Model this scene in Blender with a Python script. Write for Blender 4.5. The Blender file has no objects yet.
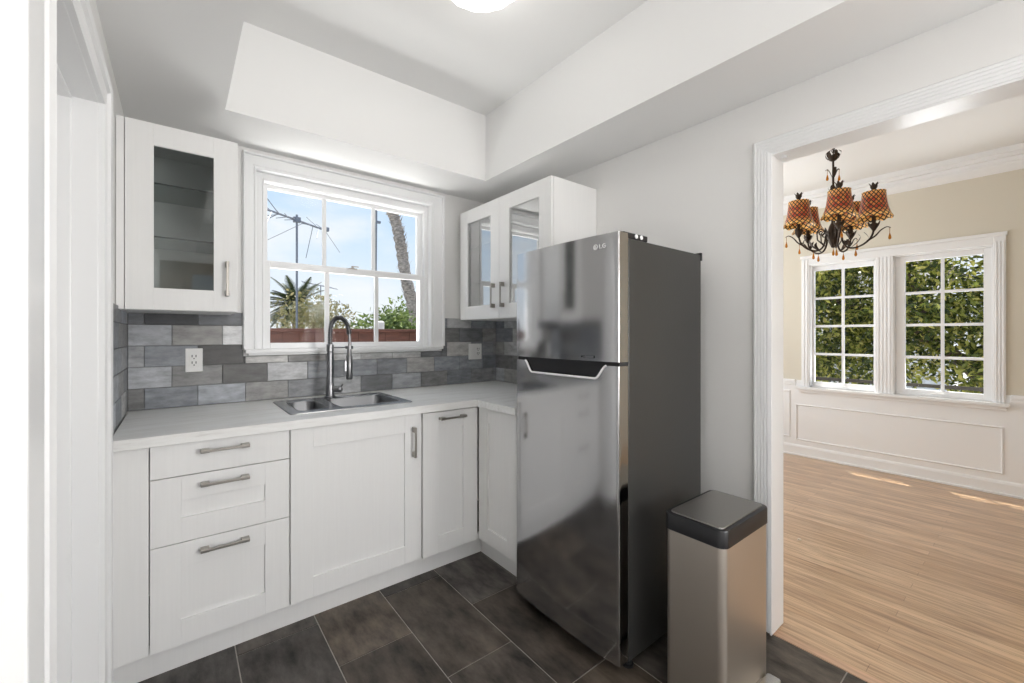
import bpy, bmesh, math, random
from mathutils import Vector
import numpy as np
random.seed(7); rng = np.random.default_rng(7)
PI = math.pi
S = bpy.context.scene
COL = S.collection

# ------------------------------------------------------------------ camera
FPX, YAW, HORIZ, CAM_H = 422.2, math.radians(38.316), 334.6, 1.281
cam_data = bpy.data.cameras.new('camera')
cam_data.sensor_width = 36.0
cam_data.lens = FPX / 1024 * 36.0
cam_data.shift_y = -(341.5 - HORIZ) / 1024
cam_data.clip_start = 0.02
cam_data.clip_end = 300
cam = bpy.data.objects.new('camera', cam_data); COL.objects.link(cam)
cam.location = (0, 0, CAM_H)
cam.rotation_euler = (PI / 2, 0, -YAW)
S.camera = cam
FWD = Vector((math.sin(YAW), math.cos(YAW), 0)); RGT = Vector((math.cos(YAW), -math.sin(YAW), 0))

# ------------------------------------------------------------------ exposure, sky, sun, large lights
S.view_settings.view_transform = 'Standard'
S.view_settings.look = 'None'
S.view_settings.gamma = 1.0
S.view_settings.use_curve_mapping = False
S.view_settings.exposure = 0.22
S.cycles.use_denoising = True
S.cycles.max_bounces = 12
S.cycles.diffuse_bounces = 7
S.cycles.glossy_bounces = 5
S.cycles.transparent_max_bounces = 24
S.cycles.sample_clamp_indirect = 6.0
S.cycles.caustics_reflective = False
S.cycles.caustics_refractive = False

world = bpy.data.worlds.new('sky'); S.world = world; world.use_nodes = True
wn, wl = world.node_tree.nodes, world.node_tree.links
wn.clear()
w_out = wn.new('ShaderNodeOutputWorld'); w_bg = wn.new('ShaderNodeBackground')
w_tc = wn.new('ShaderNodeTexCoord'); w_sep = wn.new('ShaderNodeSeparateXYZ')
wl.new(w_tc.outputs['Generated'], w_sep.inputs[0])
w_ramp = wn.new('ShaderNodeValToRGB')
e = w_ramp.color_ramp.elements
e[0].position = 0.0; e[0].color = (0.90, 0.93, 0.97, 1)
e[1].position = 1.0; e[1].color = (0.30, 0.50, 0.90, 1)
for p, c in ((0.06, (0.82, 0.89, 0.97, 1)), (0.22, (0.62, 0.78, 0.97, 1)), (0.45, (0.46, 0.66, 0.95, 1))):
    k = e.new(p); k.color = c
wl.new(w_sep.outputs['Z'], w_ramp.inputs['Fac'])
w_map = wn.new('ShaderNodeMapping'); w_map.inputs['Scale'].default_value = (2.0, 2.0, 5.0)
wl.new(w_tc.outputs['Generated'], w_map.inputs['Vector'])
w_noise = wn.new('ShaderNodeTexNoise'); w_noise.inputs['Scale'].default_value = 2.2; w_noise.inputs['Detail'].default_value = 5
wl.new(w_map.outputs[0], w_noise.inputs['Vector'])
w_cr = wn.new('ShaderNodeValToRGB'); w_cr.color_ramp.elements[0].position = 0.45; w_cr.color_ramp.elements[1].position = 0.75
wl.new(w_noise.outputs['Fac'], w_cr.inputs['Fac'])
w_mix = wn.new('ShaderNodeMix'); w_mix.data_type = 'RGBA'
wl.new(w_cr.outputs['Color'], w_mix.inputs['Factor'])
wl.new(w_ramp.outputs['Color'], w_mix.inputs['A']); w_mix.inputs['B'].default_value = (0.90, 0.92, 0.95, 1)
wl.new(w_mix.outputs['Result'], w_bg.inputs['Color'])
w_bg.inputs['Strength'].default_value = 0.95
wl.new(w_bg.outputs[0], w_out.inputs['Surface'])

def lamp(name, kind, loc, energy, color=(1, 1, 1), direction=None, **kw):
    d = bpy.data.lights.new(name, kind); d.energy = energy; d.color = color
    for k, v in kw.items(): setattr(d, k, v)
    o = bpy.data.objects.new(name, d); COL.objects.link(o); o.location = loc
    if direction is not None:
        o.rotation_euler = Vector(direction).to_track_quat('-Z', 'Y').to_euler()
    return o
lamp('sun', 'SUN', (8, 6, 12), 7.0, (1.0, 0.95, 0.87), (-0.25, -0.247, -1.0), angle=0.009)
# added fill lamps at assumed, unseen windows (kitchen right and rear, dining side)
lamp('fill_lamp_side', 'AREA', (1.975, -1.85, 1.40), 78, (1.0, 0.985, 0.97), (-1, 0.45, 0.36), shape='RECTANGLE', size=1.25, size_y=1.2)
lamp('fill_lamp_rear', 'AREA', (0.95, -2.92, 1.2), 17, (1.0, 0.985, 0.975), (0, 1, 0.35), shape='RECTANGLE', size=1.4, size_y=1.6)
lamp('fill_lamp_dining_north', 'AREA', (3.5, 3.25, 1.5), 42, (0.92, 0.965, 1.0), (0, -1, 0.5), shape='RECTANGLE', size=1.8, size_y=1.4)
# added fill lamp below the kitchen window, standing in for sunlit yard bounce
lamp('yard_bounce_fill', 'AREA', (0.87, 3.45, 0.62), 52, (1.0, 0.98, 0.95), (0, -0.62, 0.78), shape='RECTANGLE', size=1.9, size_y=0.7)
lamp('garden_bounce_fill', 'AREA', (6.0, 0.9, 0.25), 60, (0.94, 0.975, 1.0), (-0.62, 0, 0.78), shape='RECTANGLE', size=0.7, size_y=2.2)  # added fill lamp under the dining sills, imitating light off the garden

# ------------------------------------------------------------------ materials
def mat(name, color, rough=0.5, metal=0.0, noise=None, bump=None, spec=0.5, **kw):
    """noise = (scale, amount, stretch xyz); bump = (scale, strength, stretch xyz)"""
    m = bpy.data.materials.new(name); m.use_nodes = True
    nt = m.node_tree; b = nt.nodes['Principled BSDF']
    b.inputs['Base Color'].default_value = (*color, 1); b.inputs['Roughness'].default_value = rough
    b.inputs['Metallic'].default_value = metal; b.inputs['Specular IOR Level'].default_value = spec
    for k, v in kw.items(): b.inputs[k].default_value = v
    def tex(scale, st, detail=4):
        tc = nt.nodes.new('ShaderNodeTexCoord'); mp = nt.nodes.new('ShaderNodeMapping')
        mp.inputs['Scale'].default_value = st
        nt.links.new(tc.outputs['Object'], mp.inputs['Vector'])
        n = nt.nodes.new('ShaderNodeTexNoise'); n.inputs['Scale'].default_value = scale; n.inputs['Detail'].default_value = detail
        nt.links.new(mp.outputs[0], n.inputs['Vector']); return n
    if noise:
        sc, am, st = noise
        n = tex(sc, st); r = nt.nodes.new('ShaderNodeValToRGB')
        r.color_ramp.elements[0].position = 0.3; r.color_ramp.elements[1].position = 0.7
        r.color_ramp.elements[0].color = (*[c * (1 - am) for c in color], 1)
        r.color_ramp.elements[1].color = (*[min(1, c * (1 + am)) for c in color], 1)
        nt.links.new(n.outputs['Fac'], r.inputs['Fac']); nt.links.new(r.outputs['Color'], b.inputs['Base Color'])
    if bump:
        sc, am, st = bump
        n = tex(sc, st); bp = nt.nodes.new('ShaderNodeBump'); bp.inputs['Strength'].default_value = am; bp.inputs['Distance'].default_value = 0.002
        nt.links.new(n.outputs['Fac'], bp.inputs['Height']); nt.links.new(bp.outputs[0], b.inputs['Normal'])
    return m
ONE = (1, 1, 1)
M = {}
M['wall'] = mat('painted_wall', (0.80, 0.795, 0.785), 0.6, bump=(60, 0.03, ONE))
M['ceiling'] = mat('painted_ceiling', (0.82, 0.82, 0.815), 0.7, bump=(60, 0.06, ONE))
M['trim'] = mat('trim_gloss_white', (0.84, 0.845, 0.85), 0.28, bump=(35, 0.015, ONE))
M['tan'] = mat('tan_wall', (0.36, 0.28, 0.205), 0.7, bump=(60, 0.03, ONE))
M['beige'] = mat('dining_beige_paint', (0.66, 0.615, 0.52), 0.7, bump=(60, 0.06, ONE))
M['cab'] = mat('cabinet_white', (0.80, 0.80, 0.795), 0.38, noise=(3.0, 0.012, (40, 40, 1.2)))
M['cab_in'] = mat('cabinet_interior', (0.78, 0.79, 0.785), 0.5)
M['steel'] = mat('brushed_steel', (0.60, 0.60, 0.60), 0.24, 1.0, bump=(8, 0.06, (2, 2, 160)))
M['sinksteel'] = mat('sink_steel', (0.50, 0.51, 0.52), 0.26, 1.0, bump=(10, 0.05, (140, 3, 3)))
M['bowlsteel_shaded'] = mat('sink_steel_shaded', (0.27, 0.275, 0.285), 0.30, 1.0, bump=(10, 0.05, (140, 3, 3)))  # darker copy of the sink steel, imitating the shade inside the bowls
M['nickel'] = mat('satin_nickel', (0.36, 0.34, 0.31), 0.28, 1.0, bump=(20, 0.03, ONE))
M['gunmetal'] = mat('faucet_gunmetal', (0.30, 0.30, 0.31), 0.30, 1.0, bump=(20, 0.03, ONE))
M['spring'] = mat('faucet_black_hose', (0.13, 0.13, 0.135), 0.32, 0.9, bump=(30, 0.05, ONE))
M['fridge_steel'] = mat('fridge_stainless', (0.50, 0.50, 0.505), 0.11, 1.0, bump=(6, 0.012, (2, 1.5, 220)))
M['fridge_side'] = mat('fridge_side_grey', (0.048, 0.047, 0.045), 0.38, 0.2, bump=(90, 0.12, ONE))
M['black'] = mat('black_plastic', (0.012, 0.012, 0.014), 0.32, noise=(20, 0.1, ONE))
M['rubber'] = mat('dark_gasket', (0.02, 0.02, 0.021), 0.7, noise=(20, 0.1, ONE))
M['logo'] = mat('logo_silver', (0.90, 0.90, 0.91), 0.35, 0.0, noise=(20, 0.02, ONE))
M['can_steel'] = mat('can_brushed_steel', (0.66, 0.605, 0.54), 0.42, 1.0, bump=(7, 0.08, (160, 160, 1.5)))
M['can_lid'] = mat('can_lid_steel', (0.42, 0.41, 0.395), 0.36, 1.0, bump=(7, 0.06, (2, 160, 2)))
M['white_plastic'] = mat('white_plastic', (0.82, 0.82, 0.81), 0.35, noise=(20, 0.01, ONE))
M['slot'] = mat('outlet_slot', (0.03, 0.03, 0.03), 0.6, noise=(20, 0.05, ONE))
M['bronze'] = mat('dark_bronze', (0.045, 0.030, 0.020), 0.42, 0.6, noise=(30, 0.35, ONE), bump=(60, 0.3, ONE))
M['redwood'] = mat('redwood_fence', (0.085, 0.034, 0.025), 0.8, noise=(6, 0.3, (1, 1, 8)))
M['bark'] = mat('tree_bark', (0.17, 0.125, 0.09), 0.9, noise=(9, 0.45, (1, 1, 0.4)), bump=(25, 0.8, (1, 1, .4)))
M['deadpalm'] = mat('dead_palm_fibre', (0.30, 0.27, 0.245), 0.95, noise=(14, 0.55, (1, 1, 2.5)), bump=(30, 1.0, (1, 1, 2)))
M['aluminium'] = mat('antenna_metal', (0.20, 0.22, 0.26), 0.45, 0.7, noise=(20, 0.1, ONE))
M['concrete'] = mat('outdoor_concrete', (0.55, 0.54, 0.51), 0.85, noise=(2.5, 0.12, ONE))
M['stucco'] = mat('white_stucco', (0.78, 0.76, 0.73), 0.9, noise=(14, 0.05, ONE), bump=(80, 0.4, ONE))
M['pink'] = mat('pink_stucco', (0.66, 0.47, 0.38), 0.9, noise=(10, 0.06, ONE))
M['roof'] = mat('roof_shingle', (0.20, 0.17, 0.15), 0.9, noise=(12, 0.3, ONE))
M['railing'] = mat('railing_dark_metal', (0.05, 0.045, 0.04), 0.6, 0.3, noise=(20, 0.1, ONE))
M['grout'] = mat('floor_grout', (0.40, 0.37, 0.34), 0.9, noise=(40, 0.1, ONE))
M['wgrout'] = mat('wall_grout', (0.22, 0.22, 0.225), 0.9, noise=(40, 0.05, ONE))
M['threshold'] = mat('threshold_oak', (0.56, 0.36, 0.24), 0.4, noise=(6, 0.2, (12, 1, 1)))
M['bead'] = mat('pale_bead', (0.75, 0.66, 0.55), 0.5, noise=(20, 0.05, ONE))

def attr_mat(name, rough, bump_s, mottling, nscale, stretch=ONE, spec=0.5):
    """tile material: each tile has its own colour attribute, mottled by noise"""
    m = bpy.data.materials.new(name); m.use_nodes = True; nt = m.node_tree; b = nt.nodes['Principled BSDF']
    a = nt.nodes.new('ShaderNodeAttribute'); a.attribute_name = 'tile_color'
    tc = nt.nodes.new('ShaderNodeTexCoord'); mp = nt.nodes.new('ShaderNodeMapping'); mp.inputs['Scale'].default_value = stretch
    nt.links.new(tc.outputs['Object'], mp.inputs['Vector'])
    n = nt.nodes.new('ShaderNodeTexNoise'); n.inputs['Scale'].default_value = nscale; n.inputs['Detail'].default_value = 8; n.inputs['Roughness'].default_value = 0.65
    nt.links.new(mp.outputs[0], n.inputs['Vector'])
    r = nt.nodes.new('ShaderNodeMapRange'); r.inputs['From Min'].default_value = 0.3; r.inputs['From Max'].default_value = 0.7
    r.inputs['To Min'].default_value = 1 - mottling; r.inputs['To Max'].default_value = 1 + mottling
    nt.links.new(n.outputs['Fac'], r.inputs['Value'])
    v = nt.nodes.new('ShaderNodeVectorMath'); v.operation = 'SCALE'
    nt.links.new(a.outputs['Color'], v.inputs[0]); nt.links.new(r.outputs[0], v.inputs['Scale'])
    nt.links.new(v.outputs[0], b.inputs['Base Color'])
    b.inputs['Roughness'].default_value = rough; b.inputs['Specular IOR Level'].default_value = spec
    bp = nt.nodes.new('ShaderNodeBump'); bp.inputs['Strength'].default_value = bump_s; bp.inputs['Distance'].default_value = 0.003
    nt.links.new(n.outputs['Fac'], bp.inputs['Height']); nt.links.new(bp.outputs[0], b.inputs['Normal'])
    return m
M['wtile'] = attr_mat('slate_look_wall_tile', 0.42, 0.4, 0.34, 13, (1, 1, 2.6))
M['ftile'] = attr_mat('dark_slate_floor_tile', 0.38, 0.8, 0.95, 4.5, (2.6, 1, 1), 0.35)

def counter_mat():
    m = mat('pale_laminate', (0.70, 0.695, 0.675), 0.34)
    nt = m.node_tree; b = nt.nodes['Principled BSDF']
    tc = nt.nodes.new('ShaderNodeTexCoord'); mp = nt.nodes.new('ShaderNodeMapping'); mp.inputs['Scale'].default_value = (1.2, 9, 9)
    nt.links.new(tc.outputs['Object'], mp.inputs['Vector'])
    n = nt.nodes.new('ShaderNodeTexNoise'); n.inputs['Scale'].default_value = 3.2; n.inputs['Detail'].default_value = 9; n.inputs['Roughness'].default_value = 0.7
    nt.links.new(mp.outputs[0], n.inputs['Vector'])
    r = nt.nodes.new('ShaderNodeValToRGB'); e = r.color_ramp.elements
    e[0].position = 0.30; e[0].color = (0.64, 0.63, 0.61, 1); e[1].position = 0.62; e[1].color = (0.84, 0.845, 0.84, 1)
    k = e.new(0.43); k.color = (0.77, 0.77, 0.755, 1)
    nt.links.new(n.outputs['Fac'], r.inputs['Fac']); nt.links.new(r.outputs['Color'], b.inputs['Base Color'])
    return m
M['counter'] = counter_mat()

def wood_mat():
    m = bpy.data.materials.new('oak_strip_floor'); m.use_nodes = True; nt = m.node_tree; b = nt.nodes['Principled BSDF']
    N, L = nt.nodes.new, nt.links.new
    tc = N('ShaderNodeTexCoord'); mp = N('ShaderNodeMapping'); mp.inputs['Rotation'].default_value = (0, 0, PI / 2)
    L(tc.outputs['Object'], mp.inputs['Vector'])
    br = N('ShaderNodeTexBrick'); br.offset = 0.37; br.offset_frequency = 3
    br.inputs['Scale'].default_value = 1.0; br.inputs['Brick Width'].default_value = 1.15; br.inputs['Row Height'].default_value = 0.057
    br.inputs['Mortar Size'].default_value = 0.0007; br.inputs['Mortar Smooth'].default_value = 0.2; br.inputs['Bias'].default_value = 0.0
    br.inputs['Color1'].default_value = (0.47, 0.295, 0.165, 1); br.inputs['Color2'].default_value = (0.64, 0.45, 0.285, 1)
    br.inputs['Mortar'].default_value = (0.16, 0.085, 0.045, 1)
    L(mp.outputs[0], br.inputs['Vector'])
    m2 = N('ShaderNodeMapping'); m2.inputs['Scale'].default_value = (34, 2.2, 1); L(tc.outputs['Object'], m2.inputs['Vector'])
    n = N('ShaderNodeTexNoise'); n.inputs['Scale'].default_value = 1.5; n.inputs['Detail'].default_value = 7; n.inputs['Roughness'].default_value = 0.62; n.inputs['Distortion'].default_value = 0.6
    L(m2.outputs[0], n.inputs['Vector'])
    r = N('ShaderNodeValToRGB'); r.color_ramp.elements[0].position = 0.33; r.color_ramp.elements[0].color = (0.58, 0.52, 0.47, 1)
    r.color_ramp.elements[1].position = 0.6; r.color_ramp.elements[1].color = (1.08, 1.06, 1.04, 1)
    L(n.outputs['Fac'], r.inputs['Fac'])
    mx = N('ShaderNodeMix'); mx.data_type = 'RGBA'; mx.blend_type = 'MULTIPLY'; mx.inputs['Factor'].default_value = 1.0
    L(br.outputs['Color'], mx.inputs['A']); L(r.outputs['Color'], mx.inputs['B']); L(mx.outputs['Result'], b.inputs['Base Color'])
    b.inputs['Roughness'].default_value = 0.30; b.inputs['Coat Weight'].default_value = 0.5; b.inputs['Coat Roughness'].default_value = 0.28
    bp = N('ShaderNodeBump'); bp.inputs['Strength'].default_value = 0.12; bp.inputs['Distance'].default_value = 0.002
    L(n.outputs['Fac'], bp.inputs['Height']); L(bp.outputs[0], b.inputs['Normal'])
    return m
M['oak'] = wood_mat()

def glass_mat(name, tint=(1, 1, 1), ior=1.5):
    m = bpy.data.materials.new(name); m.use_nodes = True; nt = m.node_tree; nt.nodes.clear()
    N, L = nt.nodes.new, nt.links.new
    o = N('ShaderNodeOutputMaterial'); mx = N('ShaderNodeMixShader'); t = N('ShaderNodeBsdfTransparent'); g = N('ShaderNodeBsdfGlossy')
    t.inputs['Color'].default_value = (*tint, 1); g.inputs['Roughness'].default_value = 0.0; g.inputs['Color'].default_value = (1, 1, 1, 1)
    f = N('ShaderNodeFresnel'); gm = N('ShaderNodeNewGeometry'); mr = N('ShaderNodeMapRange')   # same reflectance from both faces of the sheet
    mr.inputs['To Min'].default_value = ior; mr.inputs['To Max'].default_value = 1 / ior
    L(gm.outputs['Backfacing'], mr.inputs['Value']); L(mr.outputs[0], f.inputs['IOR'])
    L(f.outputs[0], mx.inputs['Fac']); L(t.outputs[0], mx.inputs[1]); L(g.outputs[0], mx.inputs[2]); L(mx.outputs[0], o.inputs['Surface'])
    return m
M['glass'] = glass_mat('window_glass', (0.98, 0.985, 0.985), 1.10)
M['cabglass'] = glass_mat('cabinet_glass', (0.72, 0.74, 0.735), 1.45)
M['cabglass_boosted'] = glass_mat('cabinet_glass_boosted_reflection', (0.60, 0.62, 0.615), 5.0)  # same cabinet glass, reflectance raised to imitate a bright window reflection
M['shelfglass'] = glass_mat('shelf_glass', (0.80, 0.84, 0.83), 1.3)
def amber(name, col, emit):
    m = mat(name, col, 0.1, noise=(20, .1, ONE)); b = m.node_tree.nodes['Principled BSDF']
    b.inputs['Transmission Weight'].default_value = 0.6; b.inputs['IOR'].default_value = 1.4
    return m
M['amber'] = amber('amber_glass', (0.80, 0.30, 0.03), 0)

def lampglass():
    m = mat('lit_white_glass', (0.9, 0.9, 0.88), 0.25, noise=(20, .01, ONE)); b = m.node_tree.nodes['Principled BSDF']
    b.inputs['Emission Color'].default_value = (1, 0.985, 0.96, 1); b.inputs['Emission Strength'].default_value = 2.0
    return m
M['lampglass'] = lampglass()

def shade_mat():
    """lit shade: dark lattice over amber and red glass scales"""
    m = bpy.data.materials.new('lit_amber_scale_shade'); m.use_nodes = True; nt = m.node_tree; b = nt.nodes['Principled BSDF']
    N, L = nt.nodes.new, nt.links.new
    uv = N('ShaderNodeUVMap'); uv.uv_map = 'UVMap'
    def mth(op, x, y):
        n = N('ShaderNodeMath'); n.operation = op
        for i, q in enumerate((x, y)):
            if isinstance(q, (int, float)): n.inputs[i].default_value = q
            else: L(q, n.inputs[i])
        return n.outputs[0]
    s0 = N('ShaderNodeSeparateXYZ'); L(uv.outputs[0], s0.inputs[0])
    U, V = mth('MULTIPLY', s0.outputs['X'], 1 / 0.030), mth('MULTIPLY', s0.outputs['Y'], 1 / 0.032)
    d1_, d2_ = mth('PINGPONG', mth('ADD', U, V), 0.5), mth('PINGPONG', mth('ADD', mth('SUBTRACT', U, V), 20.0), 0.5)
    net = mth('LESS_THAN', mth('MINIMUM', d1_, d2_), 0.15)
    cn = N('ShaderNodeTexNoise'); cn.inputs['Scale'].default_value = 38; L(uv.outputs[0], cn.inputs['Vector'])
    ccol = N('ShaderNodeValToRGB'); ccol.color_ramp.elements[0].position = 0.42; ccol.color_ramp.elements[0].color = (0.42, 0.035, 0.012, 1)
    ccol.color_ramp.elements[1].position = 0.62; ccol.color_ramp.elements[1].color = (0.66, 0.25, 0.05, 1)
    L(cn.outputs['Fac'], ccol.inputs['Fac'])
    sp = N('ShaderNodeSeparateXYZ'); L(uv.outputs[0], sp.inputs[0])
    rp = N('ShaderNodeValToRGB'); rp.color_ramp.elements[0].position = 0.10; rp.color_ramp.elements[0].color = (1, 1, 1, 1)
    rp.color_ramp.elements[1].position = 0.22; rp.color_ramp.elements[1].color = (0, 0, 0, 1)
    k = rp.color_ramp.elements.new(0.72); k.color = (0, 0, 0, 1); k = rp.color_ramp.elements.new(0.95); k.color = (0.75, 0.75, 0.75, 1)
    nv = N('ShaderNodeMath'); nv.operation = 'DIVIDE'; nv.inputs[1].default_value = 0.176; L(sp.outputs['Y'], nv.inputs[0]); L(nv.outputs[0], rp.inputs['Fac'])
    gold = N('ShaderNodeMix'); gold.data_type = 'RGBA'; L(rp.outputs['Color'], gold.inputs['Factor'])
    L(ccol.outputs['Color'], gold.inputs['A']); gold.inputs['B'].default_value = (0.90, 0.52, 0.14, 1)
    lat = N('ShaderNodeMix'); lat.data_type = 'RGBA'; L(net, lat.inputs['Factor'])
    L(gold.outputs['Result'], lat.inputs['A']); lat.inputs['B'].default_value = (0.035, 0.022, 0.010, 1)
    L(lat.outputs['Result'], b.inputs['Base Color']); L(lat.outputs['Result'], b.inputs['Emission Color'])
    b.inputs['Emission Strength'].default_value = 0.13; b.inputs['Roughness'].default_value = 0.3
    bp = N('ShaderNodeBump'); bp.invert = True; bp.inputs['Strength'].default_value = 0.6; bp.inputs['Distance'].default_value = 0.003
    L(net, bp.inputs['Height']); L(bp.outputs[0], b.inputs['Normal'])
    return m
M['shade'] = shade_mat()

def leaf_mat(name, cols, trans=0.35, rough=0.45):
    m = bpy.data.materials.new(name); m.use_nodes = True; nt = m.node_tree; nt.nodes.clear()
    N, L = nt.nodes.new, nt.links.new
    o = N('ShaderNodeOutputMaterial'); g = N('ShaderNodeNewGeometry'); r = N('ShaderNodeValToRGB')
    els = r.color_ramp.elements
    while len(els) < len(cols): els.new(0.5)
    for i, c in enumerate(cols): els[i].position = i / (len(cols) - 1); els[i].color = (*c, 1)
    L(g.outputs['Random Per Island'], r.inputs['Fac'])
    b = N('ShaderNodeBsdfPrincipled'); b.inputs['Roughness'].default_value = rough; L(r.outputs['Color'], b.inputs['Base Color'])
    t = N('ShaderNodeBsdfTranslucent'); L(r.outputs['Color'], t.inputs['Color'])
    mx = N('ShaderNodeMixShader'); mx.inputs['Fac'].default_value = trans
    L(b.outputs[0], mx.inputs[1]); L(t.outputs[0], mx.inputs[2]); L(mx.outputs[0], o.inputs['Surface'])
    return m
M['glass_edge'] = mat('shelf_glass_edge', (0.03, 0.045, 0.042), 0.2, noise=(20, .1, ONE))
M['magnolia'] = leaf_mat('glossy_magnolia_leaf', [(0.04, 0.055, 0.022), (0.08, 0.11, 0.03), (0.18, 0.22, 0.05), (0.40, 0.42, 0.09), (0.75, 0.66, 0.20)], 0.5, 0.25)
M['olive'] = leaf_mat('olive_tan_leaf', [(0.10, 0.11, 0.04), (0.20, 0.19, 0.08), (0.34, 0.29, 0.14), (0.16, 0.17, 0.06)])
M['green'] = leaf_mat('mid_green_leaf', [(0.07, 0.11, 0.03), (0.14, 0.20, 0.05), (0.26, 0.33, 0.10), (0.10, 0.15, 0.05)])
M['palm'] = leaf_mat('palm_leaf', [(0.02, 0.035, 0.016), (0.04, 0.06, 0.025), (0.08, 0.09, 0.035)], 0.15)

# ------------------------------------------------------------------ mesh helpers
def origin(o):
    v = Vector((0, 0, 0))
    while o is not None: v += Vector(o.location); o = o.parent
    return v
class MB:
    def __init__(s): s.v = []; s.f = []; s.col = []; s.uv = None
    def add(s, verts, faces, color=None):
        b = len(s.v); s.v += [tuple(p) for p in verts]; s.f += [tuple(b + i for i in f) for f in faces]
        s.col += [color] * len(faces)
        return s
    def box(s, x0, x1, y0, y1, z0, z1, color=None):
        x0, x1 = sorted((x0, x1)); y0, y1 = sorted((y0, y1)); z0, z1 = sorted((z0, z1))
        v = [(x0, y0, z0), (x1, y0, z0), (x1, y1, z0), (x0, y1, z0), (x0, y0, z1), (x1, y0, z1), (x1, y1, z1), (x0, y1, z1)]
        return s.add(v, [(0, 3, 2, 1), (4, 5, 6, 7), (0, 1, 5, 4), (1, 2, 6, 5), (2, 3, 7, 6), (3, 0, 4, 7)], color)
    def prism(s, poly, z0, z1, close=True):
        """poly: list of (x, y) counter-clockwise, extruded along z"""
        n = len(poly); v = [(x, y, z0) for x, y in poly] + [(x, y, z1) for x, y in poly]
        f = [(i, (i + 1) % n, n + (i + 1) % n, n + i) for i in range(n)]
        if close: f += [tuple(range(n - 1, -1, -1)), tuple(range(n, 2 * n))]
        return s.add(v, f)
    def lathe(s, prof, c, n=24, cap=True):
        """prof: (r, z) from bottom to top about the vertical through c"""
        v = []; f = []
        for r, z in prof:
            for i in range(n):
                a = 2 * PI * i / n; v.append((c[0] + r * math.cos(a), c[1] + r * math.sin(a), c[2] + z))
        for j in range(len(prof) - 1):
            for i in range(n):
                k = (i + 1) % n; f.append((j * n + i, j * n + k, (j + 1) * n + k, (j + 1) * n + i))
        if cap:
            f.append(tuple(range(n - 1, -1, -1))); f.append(tuple((len(prof) - 1) * n + i for i in range(n)))
        return s.add(v, f)
    def tube(s, pts, rad, n=8, cap=True):
        pts = [Vector(p) for p in pts]; m = len(pts)
        rad = rad if isinstance(rad, (list, tuple)) else [rad] * m
        v = []; f = []; up = None
        for i, p in enumerate(pts):
            t = (pts[min(i + 1, m - 1)] - pts[max(i - 1, 0)]).normalized()
            if up is None:
                up = Vector((0, 0, 1)) if abs(t.z) < 0.9 else Vector((1, 0, 0))
            a = t.cross(up).normalized(); up = a.cross(t).normalized(); 
            for k in range(n):
                q = 2 * PI * k / n; v.append(p + (a * math.cos(q) + up * math.sin(q)) * rad[i])
        for i in range(m - 1):
            for k in range(n):
                l = (k + 1) % n; f.append((i * n + k, i * n + l, (i + 1) * n + l, (i + 1) * n + k))
        if cap:
            f.append(tuple(range(n - 1, -1, -1))); f.append(tuple((m - 1) * n + i for i in range(n)))
        return s.add(v, f)
    def cyl(s, p0, p1, r, n=16): return s.tube([p0, p1], r, n)
    def sphere(s, c, r, n=12, sz=1.0):
        pr = [(max(1e-4, r * math.sin(PI * i / n)), -r * sz * math.cos(PI * i / n)) for i in range(n + 1)]
        return s.lathe(pr, c, n * 2, False)
    def build(s, name, m, parent=None, smooth=None, bevel=0.0, seg=2, kind=None, label=None):
        off = origin(parent) if parent is not None else Vector((0, 0, 0))
        me = bpy.data.meshes.new(name)
        me.from_pydata([(x - off.x, y - off.y, z - off.z) for x, y, z in s.v], [], s.f)
        me.materials.append(m)
        if any(c is not None for c in s.col):
            at = me.color_attributes.new('tile_color', 'FLOAT_COLOR', 'CORNER')
            arr = []
            for pi, p in enumerate(me.polygons):
                c = s.col[pi] or (0.5, 0.5, 0.5)
                arr += [c[0], c[1], c[2], 1.0] * p.loop_total
            at.data.foreach_set('color', arr)
        if s.uv is not None:
            ul = me.uv_layers.new(name='UVMap')
            for lp in me.loops: ul.data[lp.index].uv = s.uv[lp.vertex_index]
        bm = bmesh.new(); bm.from_mesh(me); bmesh.ops.recalc_face_normals(bm, faces=bm.faces); bm.to_mesh(me); bm.free()
        if smooth is not None:
            me.polygons.foreach_set('use_smooth', [True] * len(me.polygons)); me.set_sharp_from_angle(angle=math.radians(smooth))
        o = bpy.data.objects.new(name, me); COL.objects.link(o)
        if parent is not None: o.parent = parent
        if bevel:
            b = o.modifiers.new('bevel', 'BEVEL'); b.width = bevel; b.segments = seg; b.limit_method = 'ANGLE'; b.angle_limit = math.radians(40)
        if kind: o['kind'] = kind
        if label: o['label'] = label
        return o
def tag(o, label, cat, group=None):
    o['label'] = label; o['category'] = cat
    if group: o['group'] = group
    return o
def thing(name, label, cat, loc, group=None):
    o = bpy.data.objects.new(name, None); COL.objects.link(o); o.location = loc; o.empty_display_size = 0.1
    return tag(o, label, cat, group)
def struct(o, label=None):
    o['kind'] = 'structure'
    if label: o['label'] = label
    return o
def smooth_path(pts, n=6):
    pts = [Vector(p) for p in pts]; out = []
    for i in range(len(pts) - 1):
        p0, p1, p2, p3 = pts[max(i - 1, 0)], pts[i], pts[i + 1], pts[min(i + 2, len(pts) - 1)]
        for k in range(n):
            t = k / n
            out.append(0.5 * ((2 * p1) + (p2 - p0) * t + (2 * p0 - 5 * p1 + 4 * p2 - p3) * t * t + (3 * p1 - p0 - 3 * p2 + p3) * t ** 3))
    out.append(pts[-1]); return out
def rrect(x0, x1, y0, y1, r, n=6):
    p = []
    for cx, cy, a0 in ((x1 - r, y1 - r, 0), (x0 + r, y1 - r, PI / 2), (x0 + r, y0 + r, PI), (x1 - r, y0 + r, 1.5 * PI)):
        for i in range(n + 1):
            a = a0 + PI / 2 * i / n; p.append((cx + r * math.cos(a), cy + r * math.sin(a)))
    return p
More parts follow.
